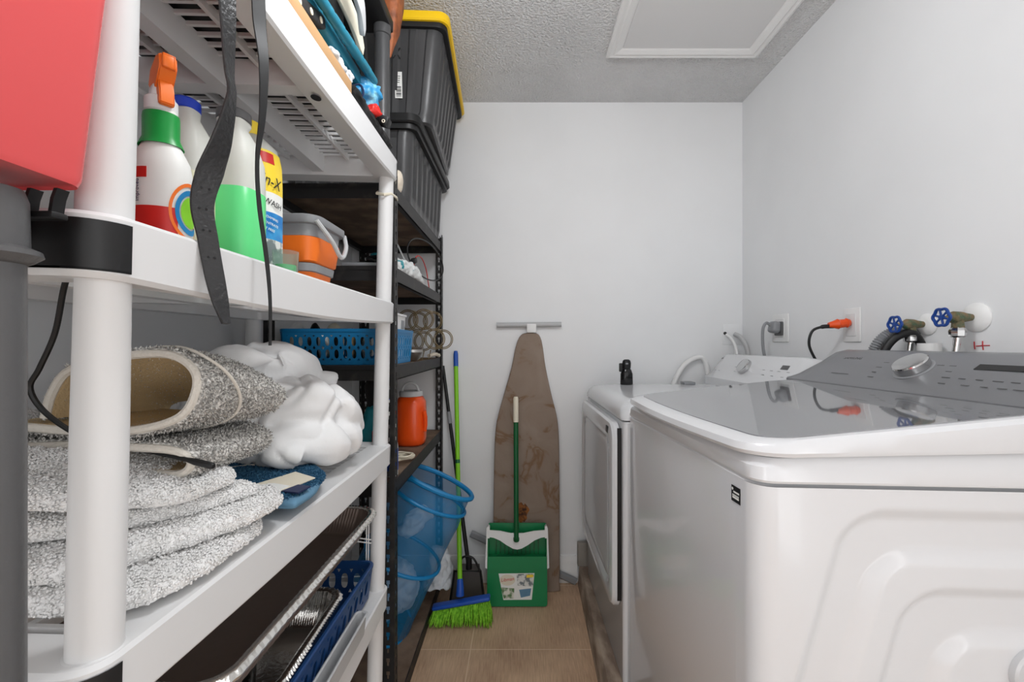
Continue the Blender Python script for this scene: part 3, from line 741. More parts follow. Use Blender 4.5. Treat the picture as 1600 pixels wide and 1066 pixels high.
# spray bottle
c = V((-.457, .553, 0)); c.z = dz(3, c.x); fa = facing(c)
t = thing('spray_bottle', 'white spray bottle with orange trigger, green neck and red label at the near post', 'spray bottle', tuple(c))
bp = [(.031, 0), (.0345, .004), (.0345, .090), (.032, .105), (.022, .126), (.0180, .136), (.0180, .168), (.0155, .176)]
m = MB(); m.lathe(c, bp, 36, sy=.8); m.build('bottle_body', 'label_white', t, smooth=60)
m = MB(); patch(m, c, [(.0236, .1250), (.0190, .136), (.0190, .162), (.0184, .166)], 0, 2*PI, 40, sy=.86, off=.0012); m.build('neck_sleeve', 'green', t)
m = MB(); m.lathe(c, [(.0155, .167), (.0172, .169), (.0172, .184), (.0155, .186)], 30); m.build('collar', 'white_plastic', t)
hd = MB(); f = V((math.cos(fa+.25), math.sin(fa+.25), 0)); s_ = V((-f.y, f.x, 0)); Mx = frame(c+V((0, 0, .184)), f, s_)
Mx = Mx @ Matrix.Scale(.86, 4)
def hp(pts, hw):
    hd.loft([[Mx @ V((x, -hw, z)) for x, z in pts], [Mx @ V((x, hw, z)) for x, z in pts]])
hp([(-.020, .026), (-.008, .014), (.012, .012), (.030, .034), (.033, .040), (.031, .056), (.014, .058), (-.012, .046)], .0105)
hp([(.010, .030), (.019, .027), (.026, .008), (.028, -.012), (.020, -.014), (.012, .004)], .009)
hd.box((.029, -.008, .036), (.037, .008, .056), .002, Mx=Mx)
bmesh.ops.bevel(hd.bm, geom=hd.bm.edges[:], offset=.0014, segments=2, affect='EDGES')
hd.build('trigger_head', 'orange', t, smooth=50)
m = MB(); m.loft([[Mx @ V((x, y, z)) for x, y in rrect(-r*1.1, r, -r, r, r*.6, 4)] for z, r in ((0, .016), (.012, .013), (.02, .011))])
m.loft([[Mx @ V((x, -h, z)) for x, z in ((-.028, 0), (-.016, 0), (-.014, .03), (-.022, .028))] for h in (-.009, .009)])
m.build('shroud', 'white_plastic', t, smooth=50)
lab = MB(); patch(lab, c, [(.0347, .008), (.0347, .042), (.0347, .044)], fa-1.3, fa+.4, 20, sy=.8, off=.0008); 
lab.build('red_label', 'red', t)
lab = MB(); patch(lab, c, [(.0347, .078), (.0345, .091)], fa-1.3, fa-.55, 8, sy=.8, off=.0008); lab.build('red_label', 'red', t)
for nm, col, r0, r1 in (('label_ring', 'orange', .030, .034), ('label_ring', 'basket_blue', .020, .026), ('label_ring', 'lime', .0, .018)):
    lab = MB()
    def lp(r, a):
        x = r*.8*math.cos(a); y = r*1.1*math.sin(a); q = fa+.95+x/.032
        return c+V((math.cos(q)*(.0347+.0011), math.sin(q)*(.0347*.8+.0011), .042+y))
    lab.loft([[lp(r0, k*PI/18-.0), lp(r1, k*PI/18-.0)] for k in range(37)], caps=False, closed=False); lab.build(nm, col, t)
m = MB(); wraptext(m, 'New and\nImproved', .007, c, .0349, fa-.95, .062, sy=.82, rot=PI/2); m.build('lettering', 'navy', t, smooth=0)

def jug(X, Y, w, dp, H, label, liq=None, lvl=0, cap='blue_cap', hand=0, capr=.019):
    c = V((X, Y, dz(3, X))); t = thing('plastic_jug', label, 'jug', tuple(c)); r = w/2; fa = facing(c)
    yaw = 0
    pr = [(r*.92, 0), (r, .006), (r, H*.60), (r*.97, H*.68), (r*.75, H*.80), (r*.45, H*.89), (capr*.95, H*.92), (capr*.9, H*.95)]
    m = MB(); m.lathe(c, pr, 40, sy=dp/w, power=3.2); b = m.build('jug_body', 'jug', t, smooth=60)
    if liq:
        m = MB(); m.lathe(c, [(r*.93, -.0005), (r*1.008, .006), (r*1.008, lvl-.001), (r*.99, lvl)], 40, sy=dp/w, power=3.2); m.build('liquid', liq, t, smooth=40)
    m = MB(); m.lathe(c, [(capr, H*.935), (capr*1.05, H*.94), (capr*1.05, H-.003), (capr*.9, H)], 24); m.build('cap', cap, t)
    return t, c, fa
jug(-.520, .675, .076, .066, .252, 'translucent jug with blue cap and pale yellow liquid between spray bottle and belt', 'liquid_yellow', .135)
t, c, fa = jug(-.478, .725, .084, .076, .262, 'translucent jug half full of bright green liquid with grey cap', 'liquid_green', .128, cap='grey_dark', capr=.024)
# car wash jug
c = V((-.515, .825, 0)); c.z = dz(3, c.x); fa = facing(c)
t = thing('car_wash_jug', 'cream jug with yellow and blue car wash label beside the green jug', 'jug', tuple(c))
JK = dict(sy=.8, power=2.6)
m = MB(); m.lathe(c, [(.050, 0), (.055, .006), (.055, .17), (.054, .21), (.046, .245), (.028, .262), (.017, .27)], 40, **JK); m.build('jug_body', 'jug', t, smooth=60)
m = MB(); m.lathe(c, [(.018, .266), (.019, .268), (.019, .292), (.016, .294)], 24); m.build('cap', 'label_yellow', t)
def lbl(zz, mt, a0=-.9, a1=1.35, off=.0012, r=.055):
    m = MB(); patch(m, c, [(q if isinstance(q, tuple) else (r, q)) for q in zz], fa+a0, fa+a1, 22, sy=.8, power=2.6, off=off); return m.build('label', mt, t)
lbl([(.055, .155), (.0545, .19), (.0535, .212), (.0495, .233)], 'label_yellow'); lbl([.118, .155], 'label_white'); lbl([.068, .118], 'label_blue'); lbl([.015, .068], 'label_photo')
lbl([(.0535, .208), (.0500, .228)], 'red', .1, .75, .0020)
m = MB(); wraptext(m, 'Rain-X', .030, c, .0575, fa+.42, .176, sy=.90, shear=.1, sq=.75, rot=-.2, off=.0030); wraptext(m, 'CAR WASH', .015, c, .0575, fa+.42, .137, sy=.90, sq=.9, rot=-.2, off=.0028); m.build('lettering', 'black', t, smooth=0)
m = MB(); [wraptext(m, s, .0065, c, .0575, fa+.45, z, sy=.90, rot=-.2, off=.0028) for s, z in (('HIGH FOAMING', .108), ('CONCENTRATE', .097), ('SPOT FREE', .086))]; m.build('lettering', 'label_white', t, smooth=0)
# clear cup with green
c = V((-.430, .795, 0)); c.z = dz(3, c.x); t = thing('clear_cup', 'small clear tub with a little green liquid beside the car wash jug', 'tub', tuple(c))
m = MB(); m.lathe(c, [(.018, 0), (.02, .003), (.022, .045), (.0212, .045), (.0188, .004), (.016, .002)], 28, caps=True); m.build('tub', 'clear', t)
m = MB(); m.lathe(c, [(.017, .003), (.0178, .02)], 24); m.build('liquid', 'liquid_green', t)
# collapsible bucket
c = V((-.522, 1.015, 0)); c.z = dz(3, c.x)
t = thing('collapsible_bucket', 'orange and grey collapsible square bucket on the upper white shelf', 'bucket', tuple(c))
def bk(prof, mt, nm, n=1):
    m = MB(); m.loft([[c+V((x, y, z)) for x, y in rrect(-r, r, -r*1.0, r*1.0, r*.42, 8)] for r, z in prof]); return m.build(nm, mt, t, smooth=50)
bk([(.050, 0), (.055, .003), (.061, .034)], 'orange', 'folding_wall'); bk([(.061, .034), (.065, .036), (.067, .052), (.064, .054)], 'grey_mid', 'band')
bk([(.064, .054), (.070, .058), (.074, .085), (.077, .108), (.074, .110)], 'orange', 'folding_wall')
m = MB(); m.loft([[c+V((x, y, z)) for x, y in rrect(-r, r, -r, r, r*.42, 8)] for r, z in ((.072, .108), (.075, .110), (.077, .135), (.085, .136), (.087, .140), (.087, .152), (.082, .155), (.078, .153), (.072, .112))]); m.build('rim', 'grey_mid', t, smooth=40)
m = MB(); pts = catmull([c+V((.080, -.075, .142)), c+V((.098, -.04, .105)), c+V((.103, .0, .075)), c+V((.098, .04, .105)), c+V((.080, .075, .142))], 8)
m.tube(pts, .005, 8, flat=1.0); m.build('handle', 'grey_light', t)

# ---------------------------------------------------------------- belts and cable
def strap(pl, name, label, mt, th=.003, holes=(), dirv=(1, 0, .0), cat='belt'):
    pts = [P(x, y, Y) for x, y, Y, w, tw in pl]; W_ = [w*.8*Y/F/2/max(.45, math.cos(tw)) for x, y, Y, w, tw in pl]; T = [tw for *_, tw in pl]
    q = catmull(pts, 8); n = len(q); wd = []; 
    for i in range(n):
        k = i/8; a = int(min(k, len(pl)-2)); f_ = k-a; w_ = W_[a]*(1-f_)+W_[a+1]*f_; tw = T[a]*(1-f_)+T[a+1]*f_
        wd.append(V((math.cos(.6+tw), math.sin(.6+tw), 0))*w_)
    t = thing(name, label, cat, tuple(q[-1])); m = MB(); m.ribbon(q, wd, th); m.build('strap', mt, t)
    for (k, off) in holes:
        i = int(k*8); p = q[i]+wd[i]*off; nn_ = (q[i+1]-q[i-1]).cross(wd[i]).normalized()
        if nn_.dot(p) > 0: nn_ = -nn_
        m = MB(); m.cyl(p+nn_*(th*.3), p+nn_*(th*.5+.0004), .0014, seg=10); m.build('punched_hole', 'black_gloss', t)
    return t
# the belt hangs over the edge of the top shelf
strap([(352, -60, .50, 34, .6), (356, 30, .50, 26, .9), (358, 110, .505, 16, 1.15), (362, 150, .51, 15, 1.2), (348, 215, .515, 30, .8), (328, 270, .515, 44, .35), (316, 320, .51, 38, .3), (325, 375, .51, 34, .2), (335, 430, .51, 33, .2), (345, 475, .51, 26, .7), (353, 506, .51, 12, .9)],
      'leather_belt', 'wide black leather belt with punched holes hanging in front of the white shelves', 'leather', .0035, [(5.5, .3), (5.5, -.3), (6.15, .3), (6.15, -.3), (6.8, .3), (6.8, -.3), (7.5, .3), (7.5, -.3)], cat='belt')
strap([(402, -60, .60, 24, .3), (405, 30, .60, 24, .3), (412, 100, .60, 18, .5), (410, 180, .60, 12, .6), (402, 250, .60, 7, .4), (405, 320, .605, 8, .3), (416, 400, .61, 8, .3), (422, 470, .61, 6, .3), (422, 540, .61, 5, .3)],
      'thin_strap', 'narrow black strap hanging in front of the car wash jug', 'black', .0022, cat='strap')
m = MB(); m.tube(catmull([P(112, 415, .52), P(100, 450, .53), P(86, 520, .54), P(62, 575, .54), P(47, 606, .54), P(66, 640, .545), P(108, 672, .55), P(150, 690, .56), P(205, 700, .57)], 10), .0032, 8)
single(m, 'black_cable', 'black', 'black cable hanging in a loose curve behind the near white post', 'cable')
# ---------------------------------------------------------------- shelf 2: folded bath mats, rug, comforter
G = 'white bath mats folded in a pile'
def mat_at(name, outline, zf, th, mt, label, cat, group=None, **k):
    m = MB(); pillow(m, outline, zf, th, **k); tufts(m, 14000, .0032, .0019, k.get('seed', 0), .2, skip=lambda c, n: n.z < -.6 or c.x < -.80); return single(m, name, mt, label, cat, group, smooth=180)
zb = lambda x, y: dz(2, x)
shag = dict(nr=46, na=420, edge=10, amp=.003, freq=70, amp2=.0035, freq2=210, wob=.004)
mat_at('bath_mat', [(-.785, .445), (-.64, .44), (-.44, .455), (-.395, .50), (-.388, .57), (-.40, .67), (-.50, .72), (-.785, .72)], lambda x, y: zb(x, y)+.001, .030, 'rug_white', 'shaggy white bath mat, bottom of the folded pile at the near post', 'bath mat', G, seed=1, **shag)
mat_at('bath_mat', [(-.785, .455), (-.64, .45), (-.50, .458), (-.44, .52), (-.395, .60), (-.380, .66), (-.392, .71), (-.46, .735), (-.785, .73)], lambda x, y: zb(x, y)+.028, .034, 'rug_white', 'thick white bath mat with rounded end lobe, second from the bottom of the pile', 'bath mat', G, seed=4, **shag)
mat_at('bath_mat', [(-.785, .47), (-.60, .465), (-.52, .49), (-.455, .56), (-.415, .635), (-.44, .68), (-.785, .70)], lambda x, y: zb(x, y)+.058+.08*max(0, -.44-x), .026, 'rug_white', 'white bath mat with a square corner, third up in the pile', 'bath mat', G, seed=8, nr=40, na=360, edge=12, amp=.002, freq=60, amp2=.003, freq2=150, wob=.002)
mat_at('bath_mat', [(-.785, .455), (-.62, .45), (-.53, .475), (-.46, .53), (-.425, .585), (-.46, .67), (-.785, .68)], lambda x, y: zb(x, y)+.082+.23*max(0, -.445-x), .030, 'rug_white', 'knobbly white bath mat, top of the pile under the grey rug', 'bath mat', G, seed=12, nr=46, na=420, edge=12, amp=.002, freq=50, amp2=.004, freq2=170, wob=.003)
mat_at('bath_mat', [(-.78, .52), (-.70, .46), (-.61, .455), (-.57, .50), (-.57, .60), (-.66, .67), (-.78, .67)], lambda x, y: zb(x, y)+.110, .045, 'rug_white', 'white chenille bath mat at the left end of the pile near the black cable', 'bath mat', G, seed=15, nr=40, na=360, edge=8, amp=.003, freq=50, amp2=.005, freq2=150, wob=.003)

# grey rug rolled over with its tan backing showing
ctr = catmull([V((-.622, 0, 1.112)), V((-.618, 0, 1.145)), V((-.600, 0, 1.174)), V((-.55, 0, 1.190)), V((-.475, 0, 1.196)), V((-.437, 0, 1.178)), V((-.428, 0, 1.150)), V((-.445, 0, 1.115)), V((-.50, 0, 1.098)), V((-.58, 0, 1.098)), V((-.66, 0, 1.104)), V((-.685, 0, 1.092)), V((-.66, 0, 1.078)), V((-.58, 0, 1.078)), V((-.50, 0, 1.074)), V((-.455, 0, 1.068)), V((-.438, 0, 1.052)), V((-.455, 0, 1.036)), V((-.50, 0, 1.038)), V((-.55, 0, 1.046))], 9)
ty0, ty1 = .570, .745
def slab_sheet(mb, o0, o1, ext=0, n=46, amp=0, yw=0):
    N = len(ctr); rr_ = []
    nrm = []
    for i in range(N):
        d = (ctr[min(i+1, N-1)]-ctr[max(i-1, 0)]).normalized(); nrm.append(V((-d.z, 0, d.x)))
    for j in range(n+1):
        y = ty0-ext+(ty1-ty0+2*ext)*j/n; rg = []
        for i in range(N):
            p = ctr[i]+V((.018*(y-ty0)/.2 if i < 69 else 0, y+.012*math.sin(i*.05), -.06*(y-ty0)*(1 if i < 79 else .4)-max(0, ctr[i].z-1.108)*.80*((y-ty0)/(ty1-ty0))**1.5 if False else -.06*(y-ty0)*(1 if i < 79 else .4)-max(0, ctr[i].z-1.108)*.55*max(0, (y-ty0)/(ty1-ty0))**2.2))
            a = amp*(.6*noise.noise(p*110)+.7*noise.noise(p*260)); rg.append(p+nrm[i]*(o1+a)*(1 if 0 < j < n else .85))
        for i in range(N-1, -1, -1):
            p = ctr[i]+V((.018*(y-ty0)/.2 if i < 69 else 0, y+.012*math.sin(i*.05), -.06*(y-ty0)*(1 if i < 79 else .4)-max(0, ctr[i].z-1.108)*.80*((y-ty0)/(ty1-ty0))**1.5 if False else -.06*(y-ty0)*(1 if i < 79 else .4)-max(0, ctr[i].z-1.108)*.75*max(0, (y-ty0)/(ty1-ty0))**1.3)); rg.append(p+nrm[i]*o0)
        if j in (0, n):
            c_ = None
        rr_.append(rg)
    mb.loft(rr_)
rg = thing('grey_rug', 'grey shaggy rug with tan backing folded over on top of the white mats', 'rug', (-.57, .68, 1.04))
m = MB(); slab_sheet(m, -.0005, .007, 0, 60, .003); tufts(m, 26000, .0052, .0011, 3, .5, skip=lambda c, n: c.x < -.70); m.build('pile', 'rug_grey', rg, smooth=180)
m = MB(); slab_sheet(m, -.005, -.0008, -.001, 20); m.build('backing', 'rug_tan', rg)
m = MB(); N = len(ctr)
m.tube([ctr[i]+V((0, ty0-.001+.012*math.sin(i*.05), 0)) for i in range(N)], .0055, 8); m.build('edge_binding', 'rug_bind', rg)
m = MB(); pts = []
for i in range(24, 74):
    d = (ctr[i+1]-ctr[i-1]).normalized(); y = ty0+.055; pts.append(ctr[i]+V((-d.z, 0, d.x))*.0125+V((.005, y+.03*math.sin(i*.12), -.06*.06)))
m.tube(pts, .0022, 8); m.build('woven_stripe', 'rug_bind', rg)
m = MB(); a = P(196, 694, .585); b = P(334, 729, .565)
m.tube([a, a.lerp(b, .12), a.lerp(b, .35), a.lerp(b, .7), a.lerp(b, .8), a.lerp(b, .98), b], [.004, .006, .004, .0028, .0045, .0045, .003], 10)
single(m, 'black_rod', 'black', 'thin black rod with a thicker tip lying between grey rug and white mats', 'rod')

# blue mat
bm_ = thing('blue_mat', 'blue bath mat with white stripe and stitched label in front of the comforter', 'bath mat', (-.52, .88, dz(2, -.5)))
zbl = lambda x, y: dz(2, x)+.022+.006*math.sin(x*18)
m = MB(); pillow(m, [(-.74, .90), (-.70, 1.0), (-.56, 1.0), (-.47, .96), (-.400, .885), (-.380, .81), (-.384, .735), (-.44, .745), (-.50, .775), (-.62, .79)], zbl, .018, nr=50, na=400, edge=12, amp=.002, freq=60, amp2=.002, freq2=240); tufts(m, 14000, .0042, .0012, 5, .4, skip=lambda c, n: n.z < 0); m.build('pile', 'rug_blue', bm_, smooth=180)
m = MB(); pillow(m, [(-.46, .745), (-.385, .722), (-.374, .74), (-.374, .80), (-.40, .872), (-.415, .862), (-.40, .80), (-.41, .755), (-.45, .765)], lambda x, y: zbl(x, y)-.004, .020, nr=10, na=120, edge=6, amp=.001, freq=40); m.build('edge_binding', 'rug_blue_bind', bm_, smooth=180)
m = MB(); m.tube(catmull([V((x, y, zbl(x, y)+.0185)) for x, y in ((-.60, .825), (-.56, .87), (-.52, .92), (-.50, .965))], 6), .0028, 8, flat=1.0); m.build('woven_stripe', 'rug_bind', bm_)
m = MB(); q = [(-.480, .775), (-.412, .752), (-.390, .825), (-.448, .865)]
m.loft([[V((x, y, zbl(x, y)+.0205)) for x, y in q], [V((x, y, zbl(x, y)+.0222)) for x, y in q]]); tg = m.build('care_label', 'cream', bm_)
m = MB(); q = [(-.462, .772), (-.418, .754), (-.412, .776), (-.455, .792)]; m.loft([[V((x, y, zbl(x, y)+.0224)) for x, y in q], [V((x, y, zbl(x, y)+.0236)) for x, y in q]]); m.build('label_flap', 'label_white', tg)
m = MB(); o = V((-.448, .776, zbl(-.448, .776)+.0237)); m.lathe(o, [(.0035, 0), (.0035, .0004)], 16); m.build('label_print', 'black', tg)
m = MB(); q = [(-.414, .752), (-.378, .738), (-.372, .770), (-.402, .785)]
m.loft([[V((x, y, zbl(x, y)+.0205)) for x, y in q], [V((x, y, zbl(x, y)+.0228)) for x, y in q]]); m.build('navy_tab', 'navy', bm_)

def blob(tubes, name, mt, voxel=.008, sm=6, fn=None, **k):
    m = MB()
    for pts, r in tubes:
        q = catmull(pts, 5) if len(pts) > 1 else pts
        if len(q) == 1:
            t = bmesh.new(); bmesh.ops.create_icosphere(t, subdivisions=3, radius=1)
            rv = V(r) if isinstance(r, (tuple, list)) else V((r, r, r))
            for v in t.verts: v.co = V((v.co.x*rv.x, v.co.y*rv.y, v.co.z*rv.z))+V(q[0])
            m.merge(t)
        else:
            n = len(q); rs = []
            for i in range(n):
                kf = i/5; a = min(int(kf), len(pts)-2); f_ = kf-a; rr_ = r if isinstance(r, (list, tuple)) else [r]*len(pts)
                rs.append(rr_[a]*(1-f_)+rr_[a+1]*f_)
            m.tube(q, rs, 16)
    o = m.build(name, mt); bake(o, [('REMESH', dict(mode='VOXEL', voxel_size=voxel)), ('SMOOTH', dict(factor=.5, iterations=sm))])
    if fn: disp(o, fn)
    else: disp(o, lambda p: 0)
    return o
def folds(p):
    q = V((p.x, p.y, p.z*.8)); w_ = V((noise.noise(q*6), noise.noise(q*6+V((9, 0, 0))), noise.noise(q*6+V((0, 9, 0)))))*.05; v = 0
    for sc, am, sd in ((5, .020, 0), (9, .010, 5)):
        n = abs(noise.noise((q+w_)*sc+V((sd, 0, 0)))); v -= am*max(0, 1-n*4)**1.5
    return v+.005*noise.noise(q*14)+.0012*noise.noise(q*45)
def crease(sc, amp, seed=0, st=(1, 1, 1)):
    def f(p):
        q = V((p.x*st[0], p.y*st[1], p.z*st[2]))*sc+V((seed, 0, 0))
        q2 = q+V((noise.noise(q*1.3), noise.noise(q*1.3+V((7, 0, 0))), 0))*.7
        return amp*(abs(noise.noise(q2))*2-.7)+amp*.35*noise.noise(q*4)
    return f
o = blob([([(-.75, .90, 1.05), (-.67, .96, 1.125), (-.58, 1.04, 1.135), (-.50, 1.12, 1.08)], [.06, .075, .08, .06]),
          ([(-.74, .93, 1.0), (-.60, 1.0, 1.02), (-.50, 1.10, 1.0)], [.055, .07, .06]),
          ([(-.60, .92, 1.03), (-.54, .93, 1.075), (-.47, .98, 1.08), (-.44, 1.06, 1.04)], [.045, .062, .064, .05]),
          ([(-.59, .91, .99), (-.50, .91, 1.0), (-.44, .97, .99), (-.425, 1.06, .985)], [.035, .05, .052, .045]),
          ([(-.52, .915, 1.115), (-.455, .95, 1.10), (-.415, 1.02, 1.06), (-.425, 1.1, 1.0)], [.026, .034, .030, .03]),
          ([(-.56, .90, 1.04), (-.50, .875, 1.0), (-.455, .90, .975)], [.03, .032, .03]),
          ([(-.70, .88, 1.10), (-.62, .92, 1.17), (-.54, .99, 1.17)], [.03, .036, .03]),
          ([(-.66, .90, .985), (-.5, 1.0, .975), (-.45, 1.1, .975)], [.045, .045, .04])],
         'comforter', 'comforter', .0055, 4, folds)
tag(base(o), 'rumpled white quilted comforter bundled at the far end of the middle white shelf', 'comforter')

# ---------------------------------------------------------------- shelf 1: foil pans, basket, pot
def foil_tray(cx_, cy_, z0, z1, wx, wy, r, name, label, tilt=(0, 0, 0), inset=.028, mats=('foil_reflect', 'foil')):
    t = thing(name, label, 'foil pan', (cx_, cy_, z0), tilt); H = z1-z0
    def rg(d, z, fl=0, rad=r):
        p = rrect(-wx/2+d, wx/2-d, -wy/2+d, wy/2-d, max(.01, rad-d*.5), 14); out = []; N = len(p)
        for i, a in enumerate(p):
            b = p[(i+1) % N]; L = math.hypot(b[0]-a[0], b[1]-a[1]); out.append(a)
            if i % 15 == 14:
                K = 90
                for k in range(1, K): out.append((a[0]+(b[0]-a[0])*k/K, a[1]+(b[1]-a[1])*k/K))
        res = []
        for i, (a, b) in enumerate(out):
            s = 1+(fl*math.sin(i*PI*.5 if False else i*2.1)/max(.05, math.hypot(a, b)))
            res.append(V((a*s, b*s, z+fl*.3*math.sin(i*2.1))))
        return res
    m = MB(); m.loft([rg(.010, H-.002, .0008), rg(.018, H*.55, .0022), rg(inset, .006, .0012), rg(inset+.008, .001), rg(inset+.03, .0025), rg(inset+.05, .001), rg(inset+.07, .0025), rg(inset+.09, .001)], caps=False)
    m.bm.faces.new([v for v in m.bm.verts][-len(rg(0, 0)):])
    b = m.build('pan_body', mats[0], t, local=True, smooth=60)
    m = MB(); m.loft([rg(.014, H-.002, .001), rg(.009, H+.001, .002), rg(.001, H, .0022), rg(-.005, H-.006, .0016), rg(-.002, H-.013, .0010), rg(.004, H-.009, .0006), rg(.012, H-.005)], loop=True)
    m.build('rolled_rim', mats[1], t, local=True, smooth=60)
    return t
foil_tray(-.568, .885, .700, .768, .345, .640, .05, 'foil_tray', 'long foil roasting tray with dark reflected tone coloured inside, topmost on the lower white shelf', (0, .06, 0))
foil_tray(-.575, .905, .525, .608, .290, .345, .05, 'foil_tray', 'crinkled silver foil tray below the long roasting tray, inside the blue basket', (.0, .02, .03), mats=('foil', 'foil'))
def holed(mb, o, ex, up, wid, hgt, cols, rows, hw, hh, th=.0025, mx=.01, mz=.012, power=2.6):
    ex = V(ex).normalized(); up = V(up); nn = ex.cross(up.normalized()).normalized()*th
    o = V(o); cw = (wid-2*mx)/cols; ch = (hgt-2*mz)/rows; NP = 16
    def pt(a, b, s): return o+ex*a+up.normalized()*b+nn*s
    for i in range(cols):
        for j in range(rows):
            ca, cb = mx+cw*(i+.5), mz+ch*(j+.5); O, I, OB, IB = [], [], [], []
            for k in range(NP):
                t = 2*PI*(k+.5)/NP; c_, s_ = math.cos(t), math.sin(t); q = 1/max(abs(c_), abs(s_)); q2 = (abs(c_)**power+abs(s_)**power)**(-1/power)
                O.append(pt(ca+cw/2*c_*q, cb+ch/2*s_*q, 0)); OB.append(pt(ca+cw/2*c_*q, cb+ch/2*s_*q, 1))
                I.append(pt(ca+hw/2*c_*q2, cb+hh/2*s_*q2, 0)); IB.append(pt(ca+hw/2*c_*q2, cb+hh/2*s_*q2, 1))
            mb.loft([O, I, IB, OB, O], caps=False)
    for a0, a1, b0, b1 in ((0, wid, 0, mz), (0, wid, hgt-mz, hgt), (0, mx, mz, hgt-mz), (wid-mx, wid, mz, hgt-mz)):
        mb.loft([[pt(a0, b0, s), pt(a1, b0, s), pt(a1, b1, s), pt(a0, b1, s)] for s in (0, 1)])
def basket(x0, x1, y0, y1, z0, z1, mt, label, cols=(11, 6), rows=2, taper=.012, hs=(.55, .32), name='plastic_basket'):
    t = thing(name, label, 'basket', ((x0+x1)/2, (y0+y1)/2, z0)); m = MB(); H = z1-z0-.006; d = taper
    def wall(a, b, inn, c):
        a = V((a[0], a[1], z0)); b = V((b[0], b[1], z0)); e = (b-a); u = V((-inn[0]*d, -inn[1]*d, H)); L = e.length
        hw = (L-.03)/c*hs[0]; hh = (H-.03)/rows*(hs[1]*2)
        holed(m, a, e, u, L, u.length, c, rows, hw, hh, mx=.015, mz=.015)
    xa, xb, ya, yb = x0+d, x1-d, y0+d, y1-d
    wall((xa, ya), (xb, ya), (0, 1), cols[0]); wall((xb, ya), (xb, yb), (-1, 0), cols[1]); wall((xb, yb), (xa, yb), (0, -1), cols[0]); wall((xa, yb), (xa, ya), (1, 0), cols[1])
    m.build('basket_wall', mt, t, smooth=0)
    MB().box((xa, ya, z0), (xb, yb, z0+.003)).build('basket_bottom', mt, t)
    m = MB(); m.loft([[V((x, y, z)) for x, y in rrect(x0-e, x1+e, y0-e, y1+e, .02+e, 6)] for e, z in ((-.003, z1-.010), (.005, z1-.010), (.006, z1-.002), (.003, z1), (-.003, z1-.001))], loop=True); m.build('rim', mt, t)
    return t
basket(-.775, -.412, .72, 1.215, dz(1, -.79)+.001, .603, 'crate_blue', 'dark blue plastic basket holding foil pans on the lower white shelf', (9, 12), 1)
c = V((-.585, .825, .5285)); t = thing('cooking_pot', 'black pot with pale rim standing inside the lower foil tray', 'pot', tuple(c))
m = MB(); m.lathe(c, [(.062, 0), (.070, .006), (.078, .155), (.075, .155), (.067, .008), (.06, .005)], 40); m.build('pot_body', 'black_gloss', t)
m = MB(); m.tube([c+V((.0785*math.cos(2*PI*k/40), .0785*math.sin(2*PI*k/40), .156)) for k in range(40)], .0028, 8, closed=True); m.build('pot_rim', 'grey_light', t)
# white tray edge in front of the basket
t = thing('white_tray', 'shallow white plastic tray edge between blue basket and front of the lower white shelf', 'tray', (-.40, .86, dz(1, -.4)))
m = MB(); zt = dz(1, -.45)
m.loft([[V((x, y, z)) for x, y in rrect(-.407+d, -.380-d, .58+d, 1.08-d, .012, 5)] for z, d in ((zt, .004), (zt+.045, 0), (zt+.048, -.003), (zt+.050, 0), (zt+.048, .003), (zt+.006, .007))]); m.build('tray_body', 'grey_light', t)
# white coated wire rack
t = thing('wire_rack', 'white coated wire rack standing at the far post on the lower white shelf', 'rack', (-.47, 1.225, dz(1, -.47)))
m = MB(); zr = dz(1, -.47)+.002
for z in (.155, .165, .215, .225): m.tube([P(520, 0, 1.22)*1+V((0, 0, 0)) if False else V((-.56, 1.223, zr+z+.012)), V((-.425, 1.236, zr+z-.012))], .0018, 6)
for x in (-.432, -.438): m.tube([V((x, 1.236, zr+.212)), V((x-.002, 1.236, zr+.06)), V((x-.012, 1.23, zr))], .0018, 6)
m.tube([V((-.553, 1.223, zr+.237)), V((-.556, 1.223, zr))], .0018, 6)
m.tube([V((-.56, 1.226, zr+.05)), V((-.43, 1.236, zr+.05))], .0018, 6); m.build('rack_wire', 'trim', t)
# coil of wires on the lowest white shelf
m = MB(); random.seed(5); pts = []
for i in range(60): a = i*.55; r_ = .05+.012*math.sin(i*1.7); pts.append(V((-.47+r_*math.cos(a), 1.14+r_*1.2*math.sin(a), dz(0, -.5)+.008+.0011*i)))
m.tube(catmull(pts, 3), .004, 8); single(m, 'cord_coil', 'black', 'coiled black cord on the lowest white shelf at the far post', 'cord')

# ---------------------------------------------------------------- metal unit contents
def dB(i): return BZ[i]+.0015
# blue basket and what is in it
basket(-.775, -.412, 1.395, 1.66, dB(2), 1.258, 'basket_blue', 'bright blue slotted plastic basket of odds and ends on the metal shelf', (11, 7), 2, .010, (.5, .36), 'plastic_basket')
random.seed(11)
ORD = 'first second third fourth fifth sixth seventh eighth ninth tenth eleventh twelfth thirteenth fourteenth'.split()
cols = [('cream', 'cream rounded'), ('black', 'black'), ('trim', 'white'), ('label_photo', 'grey speckled'), ('dark_junk', 'dark'), ('brass', 'brassy')]
for i in range(14):
    x = -.75+.024*i; mt, nm = cols[(i*5+i//6) % 6]; r_ = .020+.007*random.random()
    y = 1.44+.05*(i % 2); m = MB(); t_ = bmesh.new(); bmesh.ops.create_icosphere(t_, subdivisions=2, radius=1)
    hgt = .045+.012*random.random()
    for v in t_.verts: v.co = V((x+v.co.x*.016, y+v.co.y*.02, dB(2)+.006+hgt+v.co.z*hgt))
    m.merge(t_); m.noise(.003, 60, i)
    single(m, 'small_bundle', mt, f'{nm} piece packed in the blue slotted basket, {ORD[i]} from its left end', 'bundle', 'odds and ends in the blue slotted basket')
